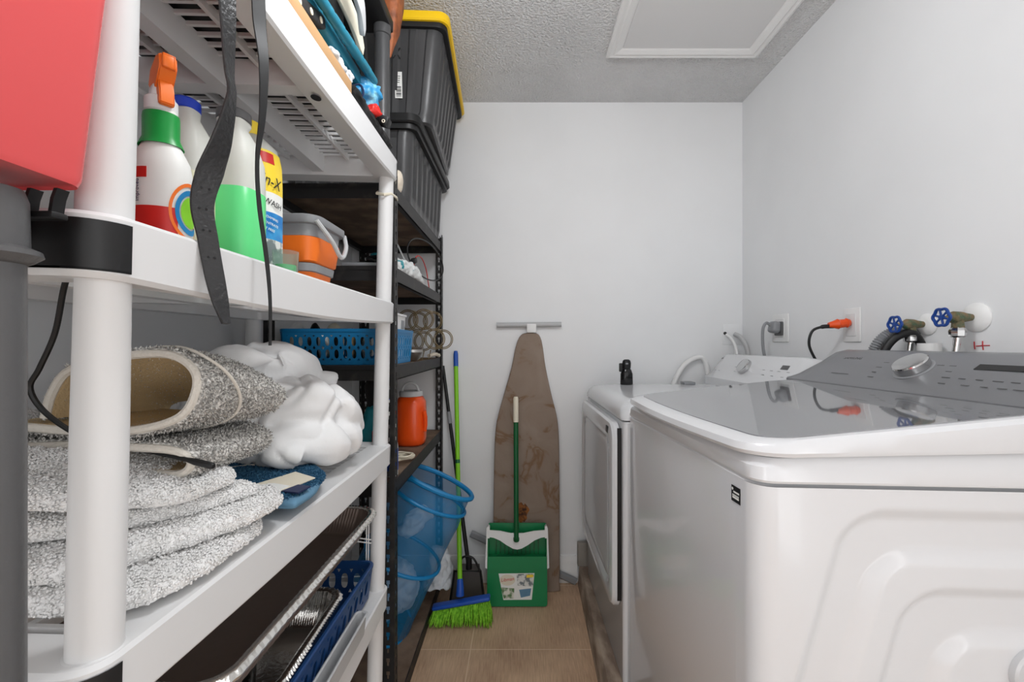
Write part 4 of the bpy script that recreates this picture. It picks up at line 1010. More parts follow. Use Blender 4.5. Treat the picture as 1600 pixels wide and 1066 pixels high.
for i, (px, py, r_, mt, nm) in enumerate((((465), 507, .03, 'trim', 'white rounded bundle poking out at the left of the blue basket'), (492, 507, .022, 'black', 'black bundle poking out of the blue basket'), (522, 507, .03, 'cream', 'cream bundle poking out of the blue basket'))):
    c = P(px, py, 1.54); m = MB(); t_ = bmesh.new(); bmesh.ops.create_icosphere(t_, subdivisions=3, radius=1)
    for v in t_.verts: v.co = V((c.x+v.co.x*r_*1.1, c.y+v.co.y*.03, dB(2)+.006+.068+v.co.z*.068))
    m.merge(t_); m.noise(.006, 40, i); single(m, 'cloth_bundle', mt, nm, 'bundle')
c = V((-.438, 1.50, dB(2)+.006)); t = thing('white_box', 'small white plastic box with grey label in the right end of the blue basket', 'box', tuple(c))
m = MB(); m.loft([[V((x, y, z)) for x, y in rrect(-.475-d, -.428+d, 1.43-d, 1.58+d, .008, 4)] for z, d in ((c.z, 0), (1.305, .008), (1.306, .012), (1.313, .012), (1.314, .006), (c.z+.01, -.004))]); m.build('box_body', 'trim', t)
m = MB(); m.box((-.4215, 1.53, 1.262), (-.4195, 1.565, 1.292)); m.build('box_label', 'grey_mid', t)
# wine rack of brass rings
wr = thing('ring_rack', 'bronze wire bottle rack of linked rings on the metal shelf', 'rack', (-.42, 1.93, dB(2)))
Rr = .042
for (px, py) in ((641, 500), (665, 499), (650, 532), (682, 529)):
    c_ = P(px, py, 1.84)
    for y, dx in ((1.80, 0), (1.93, .012)):
        for r_ in (Rr, Rr-.006): m = MB(); m.tube([V((c_.x+dx+r_*math.cos(2*PI*i/40), y, c_.z-.003+r_*math.sin(2*PI*i/40))) for i in range(40)], .0021, 6, closed=True); m.build('ring', 'brass', wr)
    m = MB(); m.tube([V((c_.x, 1.80, c_.z+Rr-.003)), V((c_.x+.012, 1.93, c_.z+Rr-.003))], .0022, 6); m.build('link_bar', 'brass', wr)
for y in (1.80, 1.93):
    m = MB(); m.tube([V((-.50, y, 1.182)), V((-.50, y, 1.1435)), V((-.36 if False else -.408, y, 1.1435)), V((-.400, y, 1.182))], .0024, 6); m.build('base_wire', 'brass', wr)
c = V((-.425, 1.70, dB(2))); m = MB(); m.lathe(c, [(.018, 0), (.03, .01), (.042, .035), (.040, .045), (.046, .055), (.044, .056), (.037, .045), (.02, .008)], 32)
m.noise(.0008, 60); single(m, 'silver_bowl', 'steel', 'small hammered silver bowl beside the brass rings', 'bowl')
m = MB(); m.tube(catmull([V((-.42, 1.98, dB(2)+.012)), V((-.405, 2.05, dB(2)+.018)), V((-.402, 2.12, dB(2)+.010))], 6), .009, 8); m.noise(.003, 60)
single(m, 'wood_scrap', 'shell', 'pale driftwood scrap at the far end of the shelf with the blue basket', 'scrap')
# drink powder jar
c = V((-.470, 1.86, dB(1))); t = thing('orange_canister', 'orange plastic canister with grey handled lid on the metal shelf', 'canister', tuple(c))
m = MB(); m.lathe(c, [(.052, 0), (.060, .008), (.063, .03), (.063, .15), (.061, .18), (.050, .20), (.040, .206)], 40, power=2.6)
for v in m.bm.verts:      # hand grip scooped out of the side
    q = v.co-c-V((.055, -.03, .105)); d_ = (q.x/.028)**2+(q.y/.035)**2+(q.z/.05)**2
    if d_ < 1: v.co.x -= .018*(1-d_)
m.build('canister_body', 'orange_red', t, smooth=60)
m = MB(); m.lathe(c, [(.046, .204), (.049, .206), (.049, .222), (.046, .227), (.02, .229)], 36); l_ = m.build('lid', 'grey_light', t)
m = MB(); m.tube(catmull([c+V((-.036, -.01, .225)), c+V((-.025, -.01, .250)), c+V((0, -.01, .262)), c+V((.025, -.01, .250)), c+V((.036, -.01, .225))], 6), .006, 8); m.build('lid_handle', 'grey_light', l_)
m = MB(); m.tube([c+V((.063, -.03, .145)), c+V((.067, -.028, .12)), c+V((.067, -.026, .085)), c+V((.063, -.024, .06))], .009, 10); m.build('grip', 'orange_red', t)
c = V((-.405, 1.41, dB(1))); c.x = -.42; t = thing('spray_bottle', 'white and blue labelled slim bottle in front of the orange canister', 'bottle', tuple(c))
m = MB(); m.lathe(c, [(.018, 0), (.021, .004), (.021, .10), (.016, .13), (.010, .15), (.010, .17), (.012, .171), (.012, .185), (.008, .19)], 24); m.build('bottle_body', 'label_white', t)
m = MB(); patch(m, c, [(.0212, .02), (.0212, .09)], -2.2, .2, 14); m.build('label', 'blue', t)
m = MB(); pts = []
for i in range(46): a = i*.42; r_ = .035+.01*math.sin(i*.9); pts.append(V((-.435+r_*.9*math.cos(a), 1.60+r_*1.3*math.sin(a), dB(1)+.006+.0004*i)))
m.tube(catmull(pts, 3), .0035, 8); single(m, 'cord_coil', 'cream', 'coiled cream cord on the board in front of the orange canister', 'cord')
# teal bag and bottles left of the far white post
o = blob([([(-.50, 1.44, dB(1)+.05), (-.49, 1.44, dB(1)+.14), (-.485, 1.44, dB(1)+.22)], [.05, .05, .022])], 'teal_bag', 'teal_cloth', .006, 4, crease(16, .008, 2)); tag(base(o), 'crumpled teal bag behind the comforter on the metal shelf', 'bag')
c = V((-.475, 1.55, dB(1))); t = thing('cleaner_bottle', 'white bottle with blue cap behind the teal bag', 'bottle', tuple(c))
m = MB(); m.lathe(c, [(.03, 0), (.032, .005), (.032, .15), (.015, .21), (.013, .235)], 28); m.build('bottle_body', 'label_white', t)
m = MB(); m.lathe(c, [(.016, .23), (.017, .232), (.017, .26), (.014, .264)], 20); m.build('cap', 'blue_cap', t)
m = MB(); m.lathe((-.535, 1.62, dB(1)), [(.03, 0), (.034, .01), (.034, .2), (.042, .24), (.045, .27), (.036, .3), (.01, .315)], 28); single(m, 'brown_brush', 'dark_junk', 'dark round-topped brush standing behind the comforter on the metal shelf', 'brush')
m = MB(); m.box((-.475, 1.385, dB(1)), (-.435, 1.40, dB(1)+.15), .003); single(m, 'red_packet', 'red', 'red and white packet standing in front of the teal bag', 'packet')
# shelf 3 of the metal unit: bag, cables, cap
o = blob([([(-.43, 1.47, dB(3)+.022), (-.432, 1.60, dB(3)+.034), (-.43, 1.75, dB(3)+.03), (-.43, 1.88, dB(3)+.018)], [.022, .034, .032, .016]), ([(-.47, 1.5, dB(3)+.03), (-.48, 1.72, dB(3)+.03)], .03)], 'plastic_bag', 'bag_white', .005, 2, crease(24, .008, 2)); tag(base(o), 'crumpled white plastic bag with teal print on the metal shelf', 'bag')
m = MB(); c = V((-.45, 1.86, dB(3)+.07)); c = V((-.395, 1.835, dB(3)+.108)); m.tube([c+V((.028*math.cos(t_), .215*math.cos(t_), .078*math.sin(t_))) for t_ in [2*PI*i/60 for i in range(60)]], .003, 8, closed=True); single(m, 'cable_loop', 'black', 'big loop of black cable standing on the white plastic bag shelf', 'cable')
m = MB(); m.tube(catmull([V((-.42, 1.70, dB(3)+.06)), V((-.415, 1.73, dB(3)+.105)), V((-.415, 1.82, dB(3)+.115)), V((-.412, 1.89, dB(3)+.08)), V((-.41, 1.93, dB(3)+.02)), V((-.41, 1.95, dB(3)+.002))], 8), .0022, 6); single(m, 'red_wire', 'red', 'thin red wire arching over the white plastic bag', 'wire')
m = MB(); m.tube(catmull([V((-.425, 1.42, dB(3)+.06)), V((-.42, 1.46, dB(3)+.095)), V((-.42, 1.53, dB(3)+.075)), V((-.42, 1.60, dB(3)+.05)), V((-.44, 1.68, dB(3)+.07))], 8), .0028, 6); single(m, 'grey_wire', 'grey_light', 'pale grey wire looping over the near end of the plastic bag', 'wire')
m = MB(); m.obox((-.418, 1.70, dB(3)+.082), (.02, .035, .02), (.3, 0, 0), .004); single(m, 'cable_plug', 'black', 'small black plug on top of the white plastic bag', 'plug')
random.seed(9)
m = MB(); pts = [V((-.60+.10*random.random()+.004*i, 1.44+.1*random.random(), dB(3)+.008+.0022*i)) for i in range(22)]
m.tube(catmull(pts, 6), .0055, 8); single(m, 'cable_tangle', 'black', 'tangle of black cables left of the far white post on the metal shelf', 'cable')
c = V((-.52, 1.60, dB(3))); t = thing('small_jar', 'small dark jar with teal lid behind the black cable tangle', 'jar', tuple(c))
m = MB(); m.lathe(c, [(.028, 0), (.03, .004), (.03, .068), (.026, .072)], 28); m.build('jar_body', 'dark_junk', t)
m = MB(); m.lathe(c, [(.031, .070), (.032, .072), (.032, .084), (.029, .087)], 28); m.build('lid', 'teal_cloth', t)
m = MB(); m.box((-.56, 1.355, dB(3)), (-.43, 1.42, dB(3)+.012), .003); single(m, 'grey_tray', 'grey_mid', 'flat grey lid lying under the black cable tangle', 'lid')
# cream shell shape on the top deck
m = MB(); t_ = bmesh.new(); bmesh.ops.create_icosphere(t_, subdivisions=3, radius=1)
for v in t_.verts: v.co = V((-.405+v.co.x*.018, 1.43+v.co.y*.03, dB(4)+.036+v.co.z*.036))
m.merge(t_); m.noise(.005, 45, 3); single(m, 'cream_stone', 'shell', 'cream shell-like lump at the front edge of the metal top shelf', 'shell')

# ---------------------------------------------------------------- storage totes
def tote(cx_, cy_, z0, z1, wx, wy, yaw, lidm, label, tp=.035, lidh=.03):
    t = thing('storage_tote', label, 'storage tote', (cx_, cy_, z0), (0, 0, yaw)); H = z1-z0
    def rg(d, z, fl=0):
        p = rrect(-wx/2+d, wx/2-d, -wy/2+d, wy/2-d, .035, 5); N = len(p); out = []
        for i, a in enumerate(p):
            b = p[(i+1) % N]; out.append(a)
            if i % 6 == 5:
                L = math.hypot(b[0]-a[0], b[1]-a[1]); K = 7; nx, ny = (b[1]-a[1])/L, -(b[0]-a[0])/L
                for k in range(K):
                    for q, o_ in ((.10, 0), (.22, -1), (.66, -1), (.78, 0)):
                        s = (k+q)/K; out.append((a[0]+(b[0]-a[0])*s+nx*o_*fl, a[1]+(b[1]-a[1])*s+ny*o_*fl))
        return [V((a, b, z)) for a, b in out]
    zl = H-lidh
    m = MB(); m.loft([rg(tp+.008, 0), rg(tp, .006), rg(tp*.95, .03, .002), rg(tp*.85, .045, .008), rg(.022, zl-.05, .008), rg(.017, zl-.03, .001), rg(.016, zl)]); m.build('tote_body', 'tote', t, local=True, smooth=25)
    m = MB(); m.loft([rg(.018, zl-.028), rg(.001, zl-.030), rg(0, zl-.026), rg(.0, zl), rg(.016, zl)], caps=False)
    for s in (-1, 1):
        for k in range(9):
            y = -wy/2+.06+k*(wy-.12)/8; m.box((min(s*(wx/2-.019), s*(wx/2-.001)), y-.0015, zl-.028), (max(s*(wx/2-.019), s*(wx/2-.001)), y+.0015, zl-.002))
        for k in range(6):
            x = -wx/2+.06+k*(wx-.12)/5; m.box((x-.0015, min(s*(wy/2-.019), s*(wy/2-.001)), zl-.028), (x+.0015, max(s*(wy/2-.019), s*(wy/2-.001)), zl-.002))
    m.build('rim', 'black', t, local=True)
    def pl(d, z): return [V((x, y, z)) for x, y in rrect(-wx/2+d, wx/2-d, -wy/2+d, wy/2-d, .04, 6)]
    m = MB(); m.loft([pl(.001, zl-.013), pl(-.008, zl-.013), pl(-.012, zl-.008), pl(-.010, zl+.018), pl(-.002, zl+.022), pl(.02, zl+.022), pl(.03, zl+lidh-.004), pl(.05, zl+lidh-.004)]); m.build('lid', lidm, t, local=True, smooth=30)
    return t
tote(-.60, 1.832, 1.707, 2.015, .475, .66, 0, 'black', 'black ribbed storage tote with black lid, lower of the two on the metal shelf')
tt = tote(-.545, 1.84, 2.013, 2.385, .535, .64, .045, 'yellow', 'black ribbed storage tote with yellow lid, stacked under the ceiling', .06)
st = MB(); Mx = wm(tt); 
yb = -.32+.052; zz = .19
o = Mx @ V((.045, -.3475+.045, .235))
def on_end(x, z, off=.0015):     # near end face of the upper tote, world
    k = z/.34; d = .06*.95+(.022-.06*.95)*k; return Mx @ V((x, -.32+d-off, z))
ex = (on_end(.1, .2)-on_end(0, .2)); ey = on_end(0, .25)-on_end(0, .15)
def end_x(px, Y=1.56): return ((px-CX)*Y/F+.545)
m = MB(); fr = frame(on_end(end_x(613)+.008, .128), ex, ey); m.box((-.013, -.045, 0), (.013, .045, .0008), Mx=fr); lb = m.build('sticker', 'label_white', tt)
m = MB()
for k in range(9): m.box((-.009, -.040+k*.004, .0008), (.009, -.0385+k*.004+(k % 3)*.0008, .0011), Mx=fr)
for k in range(4): m.box((-.008, .008+k*.007, .0008), (.004+.001*k, .010+k*.007, .0011), Mx=fr)
m.build('sticker_print', 'black', lb, smooth=0)
fr = frame(on_end(end_x(613)+.004, .234, .003), ex, ey); m = MB(); m.obox((0, 0, 0), (.004, .045, .002), (0, 0, .6)); m.obox((0, 0, 0), (.004, .045, .002), (0, 0, -.6)); bmesh.ops.transform(m.bm, matrix=fr, verts=m.bm.verts); m.build('moulded_mark', 'black', tt)

# ---------------------------------------------------------------- top white shelf clutter
zT = lambda x: dz(4, x)
t = thing('cardboard_sheet', 'tan cardboard box lying flat along the front of the top white shelf', 'cardboard box', (-.57, .72, zT(-.4)))
m = MB(); m.box((-.455, .48, zT(-.46)), (-.371, .955, 1.784), .002); m.build('box_body', 'cardboard', t)
single(MB().box((-.735, .46, zT(-.77)), (-.46, 1.09, 1.838), .01), 'black_case', 'black', 'large black case on the top white shelf seen through its slots', 'case')
t = thing('riveted_handle', 'dark brown knife-like handle with three pale rivets above the cardboard box', 'handle', tuple(P(470, 15, .80)))
a = P(436, -22, .715); b = P(502, 36, .875); m = MB(); Mx = frame(a, b-a, (0, 0, 1)); L = (b-a).length
m.box((-.02, -.013, -.010), (L, .013, .010), .006, 3, Mx=Mx); m.build('grip', 'dark_junk', t)
for q in (.30, .58, .84):
    m = MB(); m.merge((lambda b_: b_)(bmesh.new())); m.cyl(Mx @ V((L*q, -.003, .009)), Mx @ V((L*q, -.003, .0112)), .006, seg=16); m.build('rivet', 'cream', t)
# folding crate
t = thing('folded_crate', 'teal folded plastic crate with ribbed bars on the top white shelf', 'crate', (-.55, .95, 1.842))
m = MB(); m.box((-.72, .80, 1.842), (-.392, 1.09, 1.872), .006); m.build('crate_body', 'teal', t)
for x, z in ((-.378, 1.862), (-.392, 1.886)):
    a = V((x, .79, z-.006)); b = V((x+.006, 1.105, z+.012)); n = 48
    m = MB(); m.tube([a.lerp(b, i/n) for i in range(n+1)], [.0105 if i % 8 else .0085 for i in range(n+1)], 12); m.build('ribbed_bar', 'teal', t)
m = MB(); m.box((-.72, .802, 1.872), (-.402, 1.088, 1.892), .004); m.build('folded_side', 'teal', t)
o = blob([([(-.40, .90, 1.818), (-.395, 1.0, 1.815)], .014)], 'clear_wrap', 'cloth_white', .004, 2, crease(50, .006, 7)); tag(base(o), 'crumpled pale plastic wrap between cardboard and teal crate', 'wrap')
# stacking shelf of the black set
t = thing('stacking_shelf', 'black plastic stacking shelf with round posts on the far end of the top white shelf', 'shelf', (-.58, 1.12, zT(-.4)))
for x in (-.402, -.765):
    for y in (1.262, .98): 
        if x > -.5 and y < 1: continue
        m = MB(); m.lathe((x, y, 0), [(.021, zT(x)), (.021, 2.10), (.024, 2.102), (.024, 2.13)], 28); m.build('post', 'tote', t)
m = MB(); m.box((-.79, 1.03, 2.128), (-.377, 1.29, 2.165), .006); m.box((-.79, 1.03, 2.115), (-.377, 1.045, 2.13), .004); m.build('shelf_deck', 'black', t)
m = MB(); m.box((-.76, 1.06, 2.167), (-.40, 1.27, 2.30), .01); single(m, 'black_box', 'dark_junk', 'black box on the stacking shelf at the top of the picture', 'box')
# brown leather pouch hanging over the edge
m = MB(); R = []
for k, (z, wy, wx) in enumerate(((2.095, .003, .004), (2.13, .018, .010), (2.18, .04, .016), (2.26, .055, .02), (2.33, .06, .018))):
    R.append([V((-.398+x*1.6-(2.33-z)*.05, 1.345+y*.8, z)) for x, y in rrect(-wx, wx, -wy, wy, min(wx, wy)*.8, 5)])
m.loft(R); m.noise(.004, 60, 5); 
single(m, 'leather_pouch', 'brown_leather', 'brown woven leather pouch hanging beside the yellow-lidded tote', 'pouch')
# cream sandals and a black folder above the crate
def leaf(pts, th, label, name, mt, cat, wd=.03):
    q = catmull(pts, 8); n = len(q); m = MB()
    m.ribbon(q, [V((.25, -.2, .9)).normalized()*wd*math.sin(PI*(i+1)/(n+1))**.4 for i in range(n)], th)
    single(m, name, mt, label, cat)
leaf([P(512, -40, 1.0), P(535, -5, 1.05), P(555, 40, 1.10), P(566, 80, 1.14)], .012, 'cream curved sandal sole above the teal crate', 'sandal_sole', 'cream', 'sandal', .022)
leaf([P(545, -40, 1.0), P(562, 5, 1.04), P(567, 50, 1.08)], .014, 'white rounded sandal toe beside the black stacking shelf', 'sandal_sole', 'grey_light', 'sandal', .018)
m = MB(); m.obox(P(512, 0, 1.02), (.02, .14, .09), (.25, .1, 0), .004); single(m, 'black_folder', 'black', 'black folder standing between dark handle and cream sandal', 'folder')
o = blob([([P(548, 146, 1.07), P(568, 142, 1.09), P(590, 148, 1.12)], [.020, .030, .022]), ([P(550, 162, 1.08), P(588, 160, 1.12)], .020)], 'blue_pouch', 'pouch', .004, 2, crease(34, .006, 1)); tag(base(o), 'crinkled light blue patterned pouch at the front of the top white shelf', 'pouch')
m = MB(); m.tube(catmull([P(546, 135, 1.05), P(562, 132, 1.06), P(568, 145, 1.06), P(560, 160, 1.06)], 6), .0022, 6); single(m, 'navy_cord', 'navy', 'navy drawstring over the light blue pouch', 'cord')
o = blob([([P(572, 176, 1.08), P(584, 172, 1.09), P(592, 182, 1.10)], [.012, .016, .010])], 'red_buckle', 'red', .003, 2, crease(50, .003, 1)); tag(base(o), 'bright red cloth clip below the light blue pouch', 'clip')
m = MB(); m.tube(catmull([P(549, 138, .965), P(560, 154, .99), P(574, 178, 1.055), P(589, 200, 1.125), P(600, 216, 1.18), P(607, 228, 1.22)], 8), .011, 10); m.noise(.004, 80); single(m, 'black_strap', 'black', 'black braided strap trailing along the front edge of the top white shelf', 'strap')
t = thing('buckle', 'small black camera-like buckle with a pale ring beside the black tube', 'buckle', tuple(P(598, 200, 1.13)))
m = MB(); m.obox(P(600, 190, 1.13), (.03, .03, .022), (0, .3, 0), .004); m.obox(P(585, 192, 1.12), (.025, .02, .018), (0, -.2, 0), .003); m.build('body', 'black', t)
m = MB(); p = P(599, 189, 1.112); m.tube([p+V((.0035*math.cos(2*PI*i/16), 0, .0035*math.sin(2*PI*i/16))) for i in range(16)], .0012, 6, closed=True); m.build('ring', 'cream', t)
m = MB(); p = P(489, 166, .86); zz_ = 1.751-.0615; m.lathe(V((.002, .41, zz_-.010)), [(.009, -.0008), (.009, .0)], 24, sy=1.2); m.build('screw_hole', 'black', SH, local=True)

# ---------------------------------------------------------------- things on the floor
# mesh hamper
TL = .43; ax = V((math.sin(TL), 0, math.cos(TL))); tc_ = V((-.345, 1.775, .648)); Lh = .600; Rh = .158
hb = tc_-ax*Lh
hp_ = thing('mesh_hamper', 'leaning round hamper of see-through blue mesh with clothes inside', 'hamper', (hb.x+.08, 1.775, .052))
Mx = frame(hb, ax.cross(V((0, 1, 0))).normalized()*-1 if False else V((math.cos(TL), 0, -math.sin(TL))), (0, 1, 0))
def squash(p): k = max(0, min(1, (p-hb).dot(ax)/Lh)); return 1.775+(p.y-1.775)*(1-.38*k*k)
m = MB(); pr = []
for i in range(41):
    z = Lh*i/40; s = (z/Lh*2.55) % 1; r_ = Rh*(1-.035*math.sin(PI*s))+.006*(1-z/Lh)*0; pr.append((r_, z))
m.lathe((0, 0, 0), pr, 64, Mx=Mx, caps=False); 
for v in m.bm.verts: v.co += V((1, 0, 0))*.006*noise.noise(v.co*9); v.co.y = squash(v.co)
m.build('mesh_wall', 'net_blue', hp_, smooth=180, fix=False)
m = MB(); m.lathe((0, 0, 0), [(Rh*.99, 0), (Rh*.7, -.008), (.02, -.01)], 48, Mx=Mx); m.build('mesh_bottom', 'net_blue', hp_, smooth=180)
for z in (0, Lh*.46, Lh*.88, Lh):
    m = MB(); m.tube([Mx @ V((Rh*1.005*math.cos(2*PI*i/64), Rh*1.005*math.sin(2*PI*i/64)*(1-.38*(z/Lh)**2), z)) for i in range(64)], .0075 if z < Lh else .010, 8, closed=True); m.build('hoop', 'basket_blue', hp_)
def inh(x, y, z): return tuple(Mx @ V((x, y, z)))
o = blob([([inh(-.02, -.03, .06), inh(.03, .02, .13), inh(-.03, .0, .2)], [.085, .10, .07]), ([inh(.0, -.07, .07), inh(.06, -.04, .14)], .055)], 'clothes_pile', 'cloth_white', .008, 3, crease(14, .015, 5)); tag(base(o), 'heap of white clothes in the lower half of the blue mesh hamper', 'clothes')
o = blob([([inh(-.03, -.05, .37), inh(-.01, -.045, .44), inh(.02, -.03, .50)], [.03, .045, .03])], 'white_towel', 'cloth_white', .007, 3, crease(20, .01, 9)); tag(base(o), 'white towel near the top of the blue mesh hamper', 'towel')
# crumpled white bag behind the broom
o = blob([([(-.385, 2.03, .075), (-.385, 2.05, .16), (-.38, 2.07, .25)], [.068, .062, .035])], 'white_bag', 'bag_plain' if 'bag_plain' in MATS else 'cloth_white', .006, 2, crease(20, .014, 4)); tag(base(o), 'crumpled white plastic bag on the floor between hamper and black dustpan', 'bag')
# broom
br = thing('broom', 'broom with lime green handle, blue head and lime bristles', 'broom', (-.25, 1.87, 0))
a = V((-.2655, 1.90, .125)); b = P(712, 549, 2.19)
m = MB(); m.cyl(a, a.lerp(b, .93), .0105, seg=20); m.build('handle', 'lime', br)
m = MB(); m.tube([a.lerp(b, .928), a.lerp(b, .985), b], [.0118, .0118, .009], 16); m.build('handle_cap', 'blue', br)
m = MB(); p = a.lerp(b, .50); m.cyl(p, a.lerp(b, .515), .0110, seg=16); m.build('handle_band', 'green_dark', br)
e0 = P(676, 950, 1.885); e1 = P(766, 934, 1.885); hd_ = frame((e0+e1)/2, e1-e0, (0, 0, 1)); HL = (e1-e0).length/2
m = MB(); m.box((-HL, -.006, -.020), (HL, .010, .020), .006, 3, Mx=hd_); m.tube([a+V((0, -.004, -.012)), a+V((0, 0, .03)), a+(b-a).normalized()*.05], [.018, .015, .013], 16); m.build('broom_head', 'blue', br)
m = MB(); random.seed(2)
for i in range(760):
    x = random.uniform(-HL+.004, HL-.004); y = random.uniform(-.016, .016)
    p = hd_ @ V((x, -.008, y)); q = hd_ @ V((x*1.10+random.gauss(0, .004), 0, 0)); zt = .006+.012*random.random()
    q.z = zt; q.y = 1.885+random.uniform(-.052, .035)+y*.3; mid = p.lerp(q, .55)+V((random.gauss(0, .002), random.gauss(0, .003), 0))
    m.tube([p, mid, q], [.0017, .0024, .0008], 4)
bs = m.build('bristles', 'lime_b', br, smooth=180); bs['kind'] = 'stuff'
# black long handled dustpan
t = thing('upright_dustpan', 'dark metal dustpan with black frame and long black pole behind the broom', 'dustpan', (-.24, 2.06, 0))
c0 = P(731, 928, 2.05); x0 = -.320; x1 = -.172
m = MB(); m.loft([[V((x0, 2.0, .012)), V((x0+.012, 2.06, .012)), V((x1-.012, 2.06, .012)), V((x1, 2.0, .012))], [V((x0+.018, 2.0, .16)), V((x0+.025, 2.075, .16)), V((x1-.025, 2.075, .16)), V((x1-.018, 2.0, .16))]]); m.build('pan', 'grey_dark' if False else 'steel_dark', t)
m = MB(); m.tube([V((x0-.006, 1.998, .012)), V((x0+.014, 1.998, .165)), V((x1-.014, 1.998, .165)), V((x1+.006, 1.998, .012))], .006, 8)
m.tube(catmull([V((x0+.03, 2.0, .165)), V((x0+.05, 2.0, .225)), V((x1-.05, 2.0, .225)), V((x1-.015, 2.0, .165))], 6), .005, 8); m.build('frame', 'black', t)
a = V((-.243, 2.03, .16)); b = P(692, 572, 2.2); m = MB(); m.cyl(a, b, .010, .008, 14); m.cyl(a+V((0, 0, -.03)), a+V((0, 0, .05)), .014, seg=14); m.build('pole', 'black', t)
m = MB(); d_ = (b-a); m.cyl(a+d_*.70, a+d_*.76, .0105, seg=14); m.build('pole_label', 'grey_mid', t)
# green dustpan
gp = thing('green_dustpan', 'green upright dustpan with white collar, label sticker and long dark green handle', 'dustpan', (-.02, 2.03, 0))
GX = frame((-.0175, 1.995, .004), (1, 0, 0), (0, math.sin(.13), math.cos(.13)))     # local x right, y up, z toward camera
def gb(lo, hi, r=0, **k): m.box(lo, hi, r, Mx=GX, **k)
m = MB()
m.loft([[GX @ V((x, y, 0)) for x, y in ((-.128, 0), (.128, 0), (.138, .20), (.140, .35), (-.140, .35), (-.138, .20))], [GX @ V((x, y, -.005)) for x, y in ((-.128, 0), (.128, 0), (.138, .20), (.140, .35), (-.140, .35), (-.138, .20))]]) if False else None
W2 = .1385
m.loft([[GX @ V((x, y, z)) for x, y in rrect(-W2, W2, 0, .21, .012, 4)] for z in (0, -.055)])
m.loft([[GX @ V((x, y, z)) for x, y in rrect(-W2, W2, .20, .352, .006, 4)] for z in (-.055, -.060)])
m.build('pan_body', 'green_pan', gp)
m = MB(); m.loft([[GX @ V((x, y, z)) for x, y in rrect(-W2+.003, W2-.003, .155, .218, .004, 4)] for z in (.004, -.004)])
m.loft([[GX @ V((x, y, z)) for x, y in ((-W2, .20), (-W2, .35), (-W2+.004, .35), (-W2+.004, .20))] for z in (0, -.058)]); m.loft([[GX @ V((x, y, z)) for x, y in ((W2-.004, .20), (W2-.004, .35), (W2, .35), (W2, .20))] for z in (0, -.058)])
m.build('front_lip', 'green_pan', gp)
m = MB()
for k in range(11): x = -.10+k*.02; gb((x-.002, .215, -.055), (x+.002, .31, -.045))
m.build('inner_rib', 'green_dark', gp, smooth=0)
m = MB(); top = [(-.142, .345), (-.135, .352), (.135, .352), (.142, .345)]; low = [(.13, .305), (.11, .302), (.08, .290), (.05, .270), (.02, .254), (0, .250), (-.02, .254), (-.05, .270), (-.08, .290), (-.11, .302), (-.13, .305)]
top = [(-.130, .335), (-.08, .332), (-.03, .322), (.03, .322), (.08, .332), (.130, .335)]
m.loft([[GX @ V((x, y, z)) for x, y in top+low] for z in (.006, -.002)])
for s in (-1, 1): m.loft([[GX @ V((s*x, y, z)) for x, y in ((.129, .35), (.136, .357), (.143, .345), (.148, .17), (.139, .165), (.138, .30), (.129, .30))] for z in (.007, -.02)])
m.build('white_collar', 'trim', gp)
m = MB(); fr = GX @ Matrix.Translation((-.003, .085, .0005)); q = [(-.083, .058), (.083, .060), (.070, -.055), (-.060, -.056)]
m.loft([[fr @ V((x, y, z)) for x, y in q] for z in (0, .0008)]); lb = m.build('label_sticker', 'label_white', gp)
def lpatch(pts, mt, nm, z=.0008): m_ = MB(); m_.loft([[fr @ V((x, y, zz)) for x, y in pts] for zz in (z, z+.0003)]); m_.build(nm, mt, lb, smooth=0)
lpatch([(0, .056), (.080, .057), (.076, .002), (.004, .006)], 'label_photo', 'printed_picture')
lpatch([(-.072, -.002), (-.01, -.006), (-.012, -.05), (-.058, -.05)], 'label_green', 'printed_picture')
lpatch([(.012, -.012), (.068, -.006), (.062, -.038), (.02, -.046)], 'rug_blue_bind', 'printed_picture')
lpatch([(.046, .040), (.078, .042), (.077, .054), (.046, .053)], 'label_yellow', 'printed_picture', .0012)
m = MB(); m.loft([[fr @ V((-.042+.036*math.cos(2*PI*k/28), .030+.024*math.sin(2*PI*k/28), z)) for k in range(28)] for z in (.0008, .0013)]); m.build('label_badge', 'cream', lb)
m = MB(); t_ = text_bm('Libman', .021, .0002, .2); m.merge(t_, fr @ Matrix.Translation((-.042, .032, .0016)) @ Matrix.Rotation(.12, 4, 'Z')); m.build('lettering', 'red', lb, smooth=0)
a = GX @ V((-.004, .30, .012)); b = P(806, 620, 2.10)
m = MB(); m.cyl(a, a.lerp(b, .82), .0115, seg=20); m.lathe(a, [(.0115, -.012), (.014, -.008), (.014, .004)], 16); m.build('handle', 'green_dark', gp)
m = MB(); m.tube([a.lerp(b, .815), a.lerp(b, .985), b], [.0128, .0125, .009], 16); m.build('handle_grip', 'cream', gp)
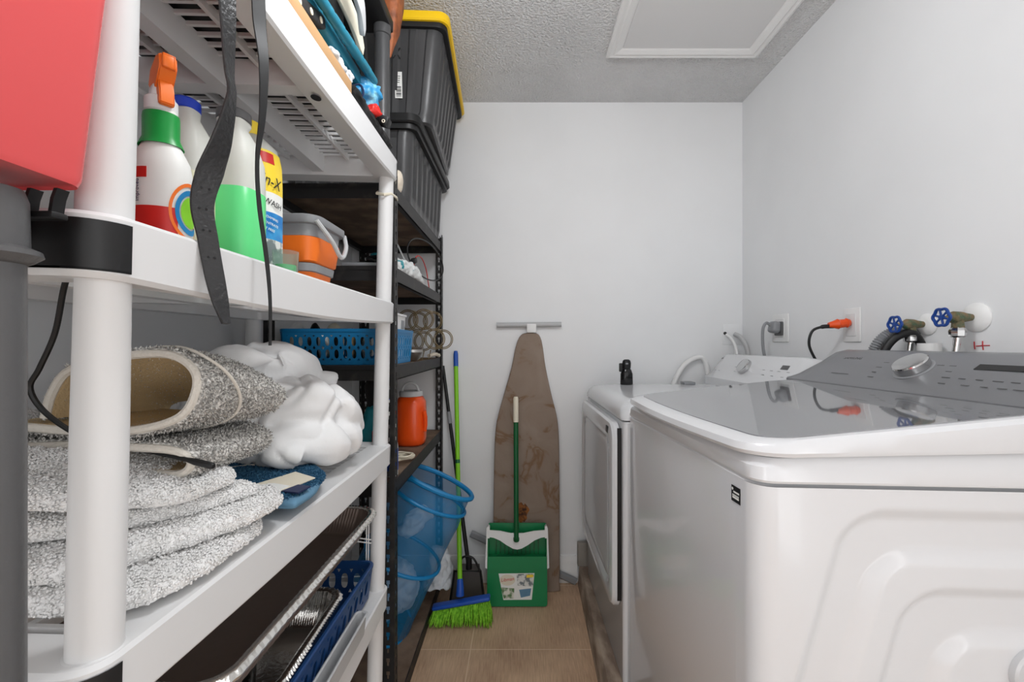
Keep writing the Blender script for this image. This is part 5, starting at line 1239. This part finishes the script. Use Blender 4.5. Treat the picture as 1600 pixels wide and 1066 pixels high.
# ironing board
ib = thing('ironing_board', 'brown stained ironing board standing upright against the back wall', 'ironing board', (.025, 2.14, 0))
ang = math.atan2(.075, 1.26); BX = frame((.026, 2.118, .002), (1, 0, 0), (0, math.sin(ang), math.cos(ang)))
hgt = lambda py: (CZ-(py-CY)*2.15/F)/math.cos(ang); xx = lambda px: (px-CX)*2.155/F-.026
Lp = [(820, 521), (811, 528), (805, 545), (799, 575), (787, 618), (778, 650), (774, 675), (772, 720), (771, 850), (773, 905), (780, 918)]
Rp = [(838, 521), (845, 528), (849, 545), (853, 575), (862, 618), (870, 650), (873, 675), (874, 720), (874, 850), (873, 905), (866, 921)]
ol = [(xx(x), hgt(y)) for x, y in Lp]+[(xx(x), hgt(y)) for x, y in Rp[::-1]]
ol = [(p.x, p.y) for p in catmull([V((a, b, 0)) for a, b in ol], 3, True)]
cc = V((0, .6, 0))
def ins(d): 
    out = []
    N = len(ol)
    for i, (a, b) in enumerate(ol):
        p = V((ol[i-1][0], ol[i-1][1], 0)); n_ = V((ol[(i+1) % N][0], ol[(i+1) % N][1], 0)); dd_ = (n_-p).normalized(); nn = V((dd_.y, -dd_.x, 0))
        if nn.dot(cc-V((a, b, 0))) < 0: nn = -nn
        out.append((a+nn.x*d, b+nn.y*d))
    return out
m = MB(); m.loft([[BX @ V((a, b+.0, z)) for a, b in ins(d)] for d, z in ((.006, -.030), (.0, -.022), (0, -.004), (.004, 0), (.009, .0015))]); m.build('padded_top', 'board_cover', ib, smooth=60)
m = MB(); random.seed(4)
bp_ = [BX @ V((xx(816)+ .030*(1+.45*noise.noise(V((math.cos(t_)*1.5, math.sin(t_)*1.5, 2))))*math.cos(t_), hgt(800)+.045*(1+.5*noise.noise(V((math.cos(t_)*2, math.sin(t_)*2, 8))))*math.sin(t_), .0022)) for t_ in [2*PI*k/40 for k in range(40)]]
m.loft([bp_, [p+V((0, -.0008, 0)) for p in bp_]]); m.build('scorch_mark', 'scorch', ib, smooth=0)
p = P(830, 508, 2.195); m = MB(); m.tube([P(776, 508, 2.195), P(877, 507, 2.195)], .0125, 16); m.build('foot_bar', 'grey_light', ib)
m = MB(); m.box(P(823, 520, 2.19)+V((0, -.008, 0)), P(838, 506, 2.19)+V((0, .006, 0)), .003); m.tube([p, p+V((0, -.03, -.15)), p+V((0, -.03, -.9))], .008, 10) if False else None; m.build('leg_bracket', 'trim', ib)
